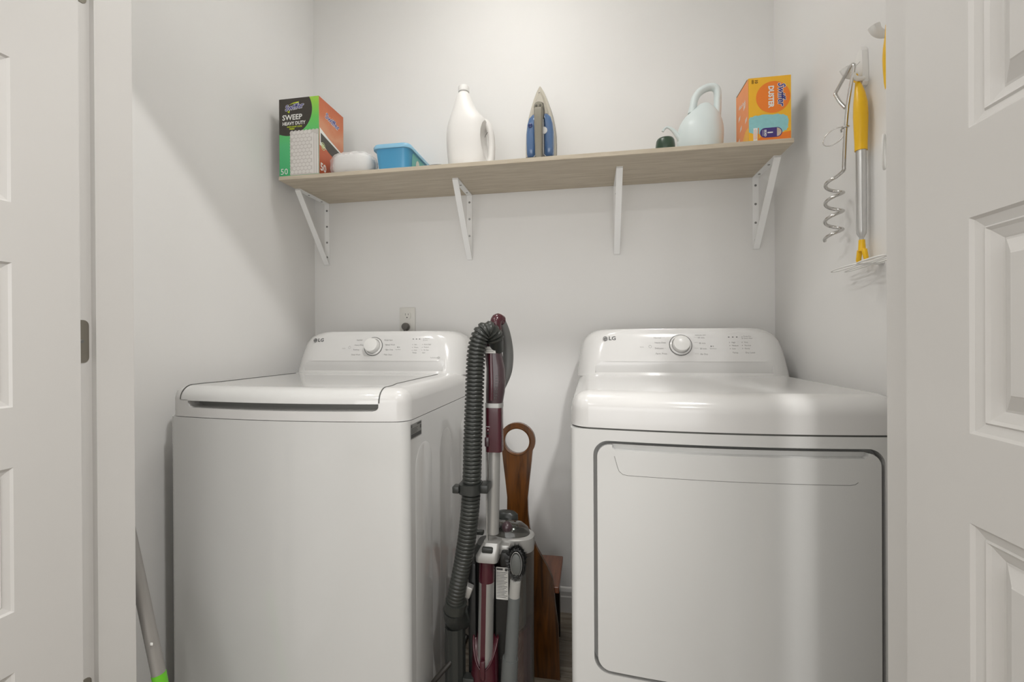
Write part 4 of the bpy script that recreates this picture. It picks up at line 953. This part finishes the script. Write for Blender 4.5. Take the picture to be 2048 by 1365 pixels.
# burgundy socket with a scooped front edge
rg = []
for z, r0 in ((.085, .046), (.15, .0395), (None, .034), (None, .030)):
    ring = []
    for k in range(36):
        t = 2 * PI * k / 36; f = max(0, -math.sin(t)) ** 1.4
        zt = .288 - .072 * f; zz = z if z else (zt if r0 > .032 else zt - .004)
        ring.append((-.2845 - (.30 - zz) * .03 + r0 * math.cos(t), VY + .004 + r0 * .86 * math.sin(t), zz))
    rg.append(ring)
so = obj('wand_socket', loft(rg), M['burg'], va, 45)
rim = []
for k in range(48):
    t = 2 * PI * k / 48; f = max(0, -math.sin(t)) ** 1.4; zt = .2885 - .072 * f
    rim.append((-.2845 - (.30 - zt) * .03 + .0335 * math.cos(t), VY + .004 + .0335 * .86 * math.sin(t), zt))
obj('socket_rim', tube(rim, .0027, 8, closed=True), M['burg'], so, 60)
obj('socket_latch', rbox(-.2935, -.2795, VY - .034, VY - .024, .193, .246, .004, 2), M['burg'], so, 40)
# upper handle section
obj('handle_tube', loft([rr3(-.2785, -.2345, VY - .021, VY + .021, z, .011) for z in (.797, .915)]), M['burg'], va, 40)
obj('tube_release', rbox(-.2785, -.2665, VY - .026, VY - .018, .812, .838, .003, 2), M['burgd'], va, 40)
obj('release_hole', lathe([(.003, 0), (.003, -.0008), (.0003, -.001)], (-.2695, VY - .021, .8475), 12, 'y'), M['dark'], va)
bm = B(); H4 = frame((-.2695, VY - .0213, .862), (1, 0, 0), (0, -1, 0)); text(bm, 'PUSH', .0042, H4, 0, .003, align='CENTER', h=.0003); poly(bm, H4, [(-.0016, -.004), (0, -.0075), (.0016, -.004)], .0003); obj('release_print', bm, mat('print_white_e', (226, 222, 222), .4), va)
obj('silver_band', loft([rr3(-.2788, -.2335, VY - .0215, VY + .0215, z, .011) for z in (.915, .927)]), M['silver'], va, 40)
hs = [(.927, -.2560, .0225), (.955, -.2535, .0250), (.985, -.2515, .0262), (1.02, -.2520, .0250), (1.055, -.2580, .0232), (1.085, -.2600, .0215), (1.105, -.2600, .0195), (1.115, -.2600, .015)]
obj('handle_neck', loft([ell(c, VY, z, r, r * .95, 28, 2.5) for z, c, r in hs]), M['burgd'], va, 50)
obj('neck_stripe', tube(cr([(-.2600, VY - .0245, .935), (-.2590, VY - .0262, .985), (-.2605, VY - .0246, 1.03), (-.2615, VY - .0222, 1.065)], 20), .0052, 10, flat=.35, up=(0, 1, 0)), M['burg'], va, 60)
bm = B()
for r in range(9):
    for c in range(2):
        join(bm, lathe([(.0013, .002), (.0013, -.0012), (.0002, -.0016)], (-.2500 + c * .004 + r * .0006, VY - .0245 + c * .0012, .942 + r * .0075), 6, 'y'))
obj('grip_dots', bm, M['grip'], va)['kind'] = 'stuff'
obj('neck_screw', lathe([(.0026, .003), (.0026, -.001), (.0003, -.001)], (-.2395, VY - .0220, .985), 12, 'y'), M['dark'], va)
obj('neck_label', rbox(-.2790, -.2475, VY - .0245, VY - .0190, 1.060, 1.078, .0004, 1), mat('label_white_b', (222, 221, 216), .5), va)
bm = B()
for k in range(2): box(bm, -.277, -.2525, VY - .0248, VY - .0244, 1.065 + .005 * k, 1.0662 + .005 * k)
obj('neck_label_print', bm, M['ink'], va)
obj('handle_arch', tube(cr([(-.2545, VY + .014, 1.085), (-.2530, VY + .010, 1.115), (-.2525, VY + .006, 1.140), (-.2490, VY + .010, 1.152), (-.2410, VY + .024, 1.148)], 24), .0165, 18, rad=lambda t: .0172 - .002 * t), M['burg'], va, 60)
obj('handle_grip', tube(cr([(-.2420, VY + .024, 1.149), (-.2330, VY + .034, 1.118), (-.2275, VY + .042, 1.078), (-.2265, VY + .044, 1.038), (-.2300, VY + .036, .998), (-.2370, VY + .022, .965)], 30), .013, 16, rad=lambda t: .0120 + .003 * math.sin(PI * t) - .005 * max(0, t - .75) * 4), M['grip'], va, 60)
# hose
hosep = [(-.2480, VY - .024, 1.094), (-.2530, 1.158, 1.110), (-.2660, 1.148, 1.1210), (-.2815, 1.142, 1.1060), (-.2920, 1.140, 1.068), (-.2965, 1.140, 1.010), (-.2995, 1.140, .93), (-.3030, 1.140, .85), (-.3070, 1.142, .74), (-.3145, 1.145, .64), (-.3290, 1.150, .54), (-.3500, 1.156, .445), (-.3630, 1.165, .385)]
HP = cr(hosep, 78 * 7 + 1)
def hr(t):
    ph = (t * 78) % 1.0; base = .0212 + (.003 if t > .9 else 0) * (t - .9) * 10
    amp = .0034 * (1 - max(0, t - .80) / .20 * .85)
    return base + amp * (1 if .18 < ph < .72 else (-.35 if ph > .85 or ph < .05 else .35))
obj('hose', tube(HP, 0, 22, rad=hr), M['hose'], va, 60)
obj('hose_cuff', tube([(-.2500, VY - .002, 1.068), (-.2480, VY - .012, 1.084), (-.2470, VY - .022, 1.096), (-.2510, 1.162, 1.107)], .0, 20, rad=lambda t: .0195 + .001 * t), M['char'], va, 60)
obj('hose_clip', loft([[(x, y, .700 + dz) for x, y in rrect(-.3375, -.2815, 1.108, 1.172, .020)] for dz in (0, .024)]), M['char'], va, 40)
obj('clip_arm', rbox(-.285, -.262, 1.128, 1.172, .700, .722, .003, 2), M['char'], va, 40)
obj('clip_tab', rbox(-.352, -.334, 1.112, 1.14, .702, .720, .003, 2), M['char'], va, 40)
obj('hose_elbow', tube(cr([(-.3640, 1.166, .375), (-.3660, 1.175, .350), (-.3600, 1.195, .325), (-.345, 1.225, .330)], 24), .0, 24, rad=lambda t: .0305 - .004 * t), M['char'], va, 60)
obj('elbow_ring', tube([(-.3585, 1.1635, .397), (-.3632, 1.1665, .372)], .0292, 28), M['hose'], va, 60)
bm = loft([[(-.368 + (.027 + .0015 * (k % 3 == 0)) * math.cos(2 * PI * k / 36), 1.185 + (.027 + .0015 * (k % 3 == 0)) * math.sin(2 * PI * k / 36), z) for k in range(36)] for z in (.085, .318)])
obj('ribbed_duct', bm, M['char'], va, 25)
# dusting brush and its extension tube
AD = Vector((.008, 0, .024))
def acc(name, bm, m, par, sm=None):
    bmesh.ops.translate(bm, verts=bm.verts, vec=AD); return obj(name, bm, m, par, sm)
ac = acc('accessory_tube', tube([(-.2090, 1.166, .398), (-.2180, 1.166, .25), (-.2200, 1.166, .232)], .0, 20, rad=lambda t: .0158 + .003 * t), mat('slate_plastic', (92, 95, 94), .4), va, 60)
acc('accessory_socket', tube([(-.2202, 1.166, .236), (-.2215, 1.166, .225), (-.2240, 1.166, .175)], .0, 20, rad=lambda t: .0205 + .0015 * t), mat('slate_plastic_b', (92, 95, 94), .4), va, 60)
acc('accessory_foot', tube([(-.2240, 1.166, .1755), (-.2280, 1.166, .095)], .0195, 20), M['silver'], va, 60)
acc('accessory_neck', tube([(-.2050, 1.164, .442), (-.2090, 1.166, .397)], .0142, 20), mat('grey_joint', (158, 157, 153), .35), va, 60)
br = acc('dusting_brush', loft([[(-.2015 + s_ * .0230 * math.cos(2 * PI * k / 32), yy, .489 + s_ * .0430 * math.sin(2 * PI * k / 32)) for k in range(32)] for yy, s_ in ((1.176, .95), (1.166, 1.0), (1.1585, .96), (1.157, .80), (1.1605, .72))]), M['black'], va, 50)
acc('brush_plate', loft([[(-.2020 + s_ * .0140 * math.cos(2 * PI * k / 24), yy, .486 + s_ * .0290 * math.sin(2 * PI * k / 24)) for k in range(24)] for yy, s_ in ((1.1615, 1.0), (1.1555, .95), (1.154, .8))]), mat('slate_plate', (86, 88, 86), .4), br, 50)
acc('brush_rim', tube([(-.2020 + .0148 * math.cos(2 * PI * k / 36), 1.1575, .487 + .0315 * math.sin(2 * PI * k / 36)) for k in range(-6, 25)], .0011, 6), M['silver'], br, 60)
bm = B()
for k in range(520):
    t = random.uniform(0, 2 * PI); s0 = random.uniform(.82, 1.0); c, s = math.cos(t), math.sin(t); ln = random.uniform(.008, .017) * (1.2 if s > .3 else .75)
    b0_ = Vector((-.2015 + .0200 * s0 * c, 1.158 + random.uniform(0, .008), .489 + .0385 * s0 * s)); dr = Vector((c, random.uniform(-.55, .1), s + random.uniform(-.15, .25))).normalized()
    e0 = dr.orthogonal().normalized(); e1 = dr.cross(e0)
    vs = [bm.verts.new(b0_ + (e0 * math.cos(q) + e1 * math.sin(q)) * .0013) for q in (0, 2.1, 4.2)]; tip = bm.verts.new(b0_ + dr * ln)
    for a in range(3): bm.faces.new((vs[a], vs[(a + 1) % 3], tip))
acc('bristles', bm, M['black'], br)['kind'] = 'stuff'
acc('brush_holder', rbox(-.246, -.217, 1.168, 1.204, .470, .510, .006, 2), M['black'], va, 40)
# power cord hanging at the left
obj('power_cord', tube(cr([(-.345, 1.22, .27), (-.372, 1.165, .235), (-.400, 1.150, .205), (-.425, 1.150, .165), (-.430, 1.16, .08), (-.41, 1.18, .02), (-.36, 1.20, .05)], 30), .0065, 10), M['cord'], va, 60)
# thin white cable between vacuum and washer
cb = obj('white_cable', tube(cr([(-.425, 1.40, .40), (-.423, 1.39, .30), (-.420, 1.375, .20), (-.428, 1.36, .165), (-.434, 1.36, .20), (-.432, 1.365, .10), (-.425, 1.37, .003)], 40), .0022, 8), M['white'], smooth=60, loc=(-.425, 1.38, .0))
tag(cb, 'thin white cable looping beside the washing machine, left of the vacuum duct', 'cable')
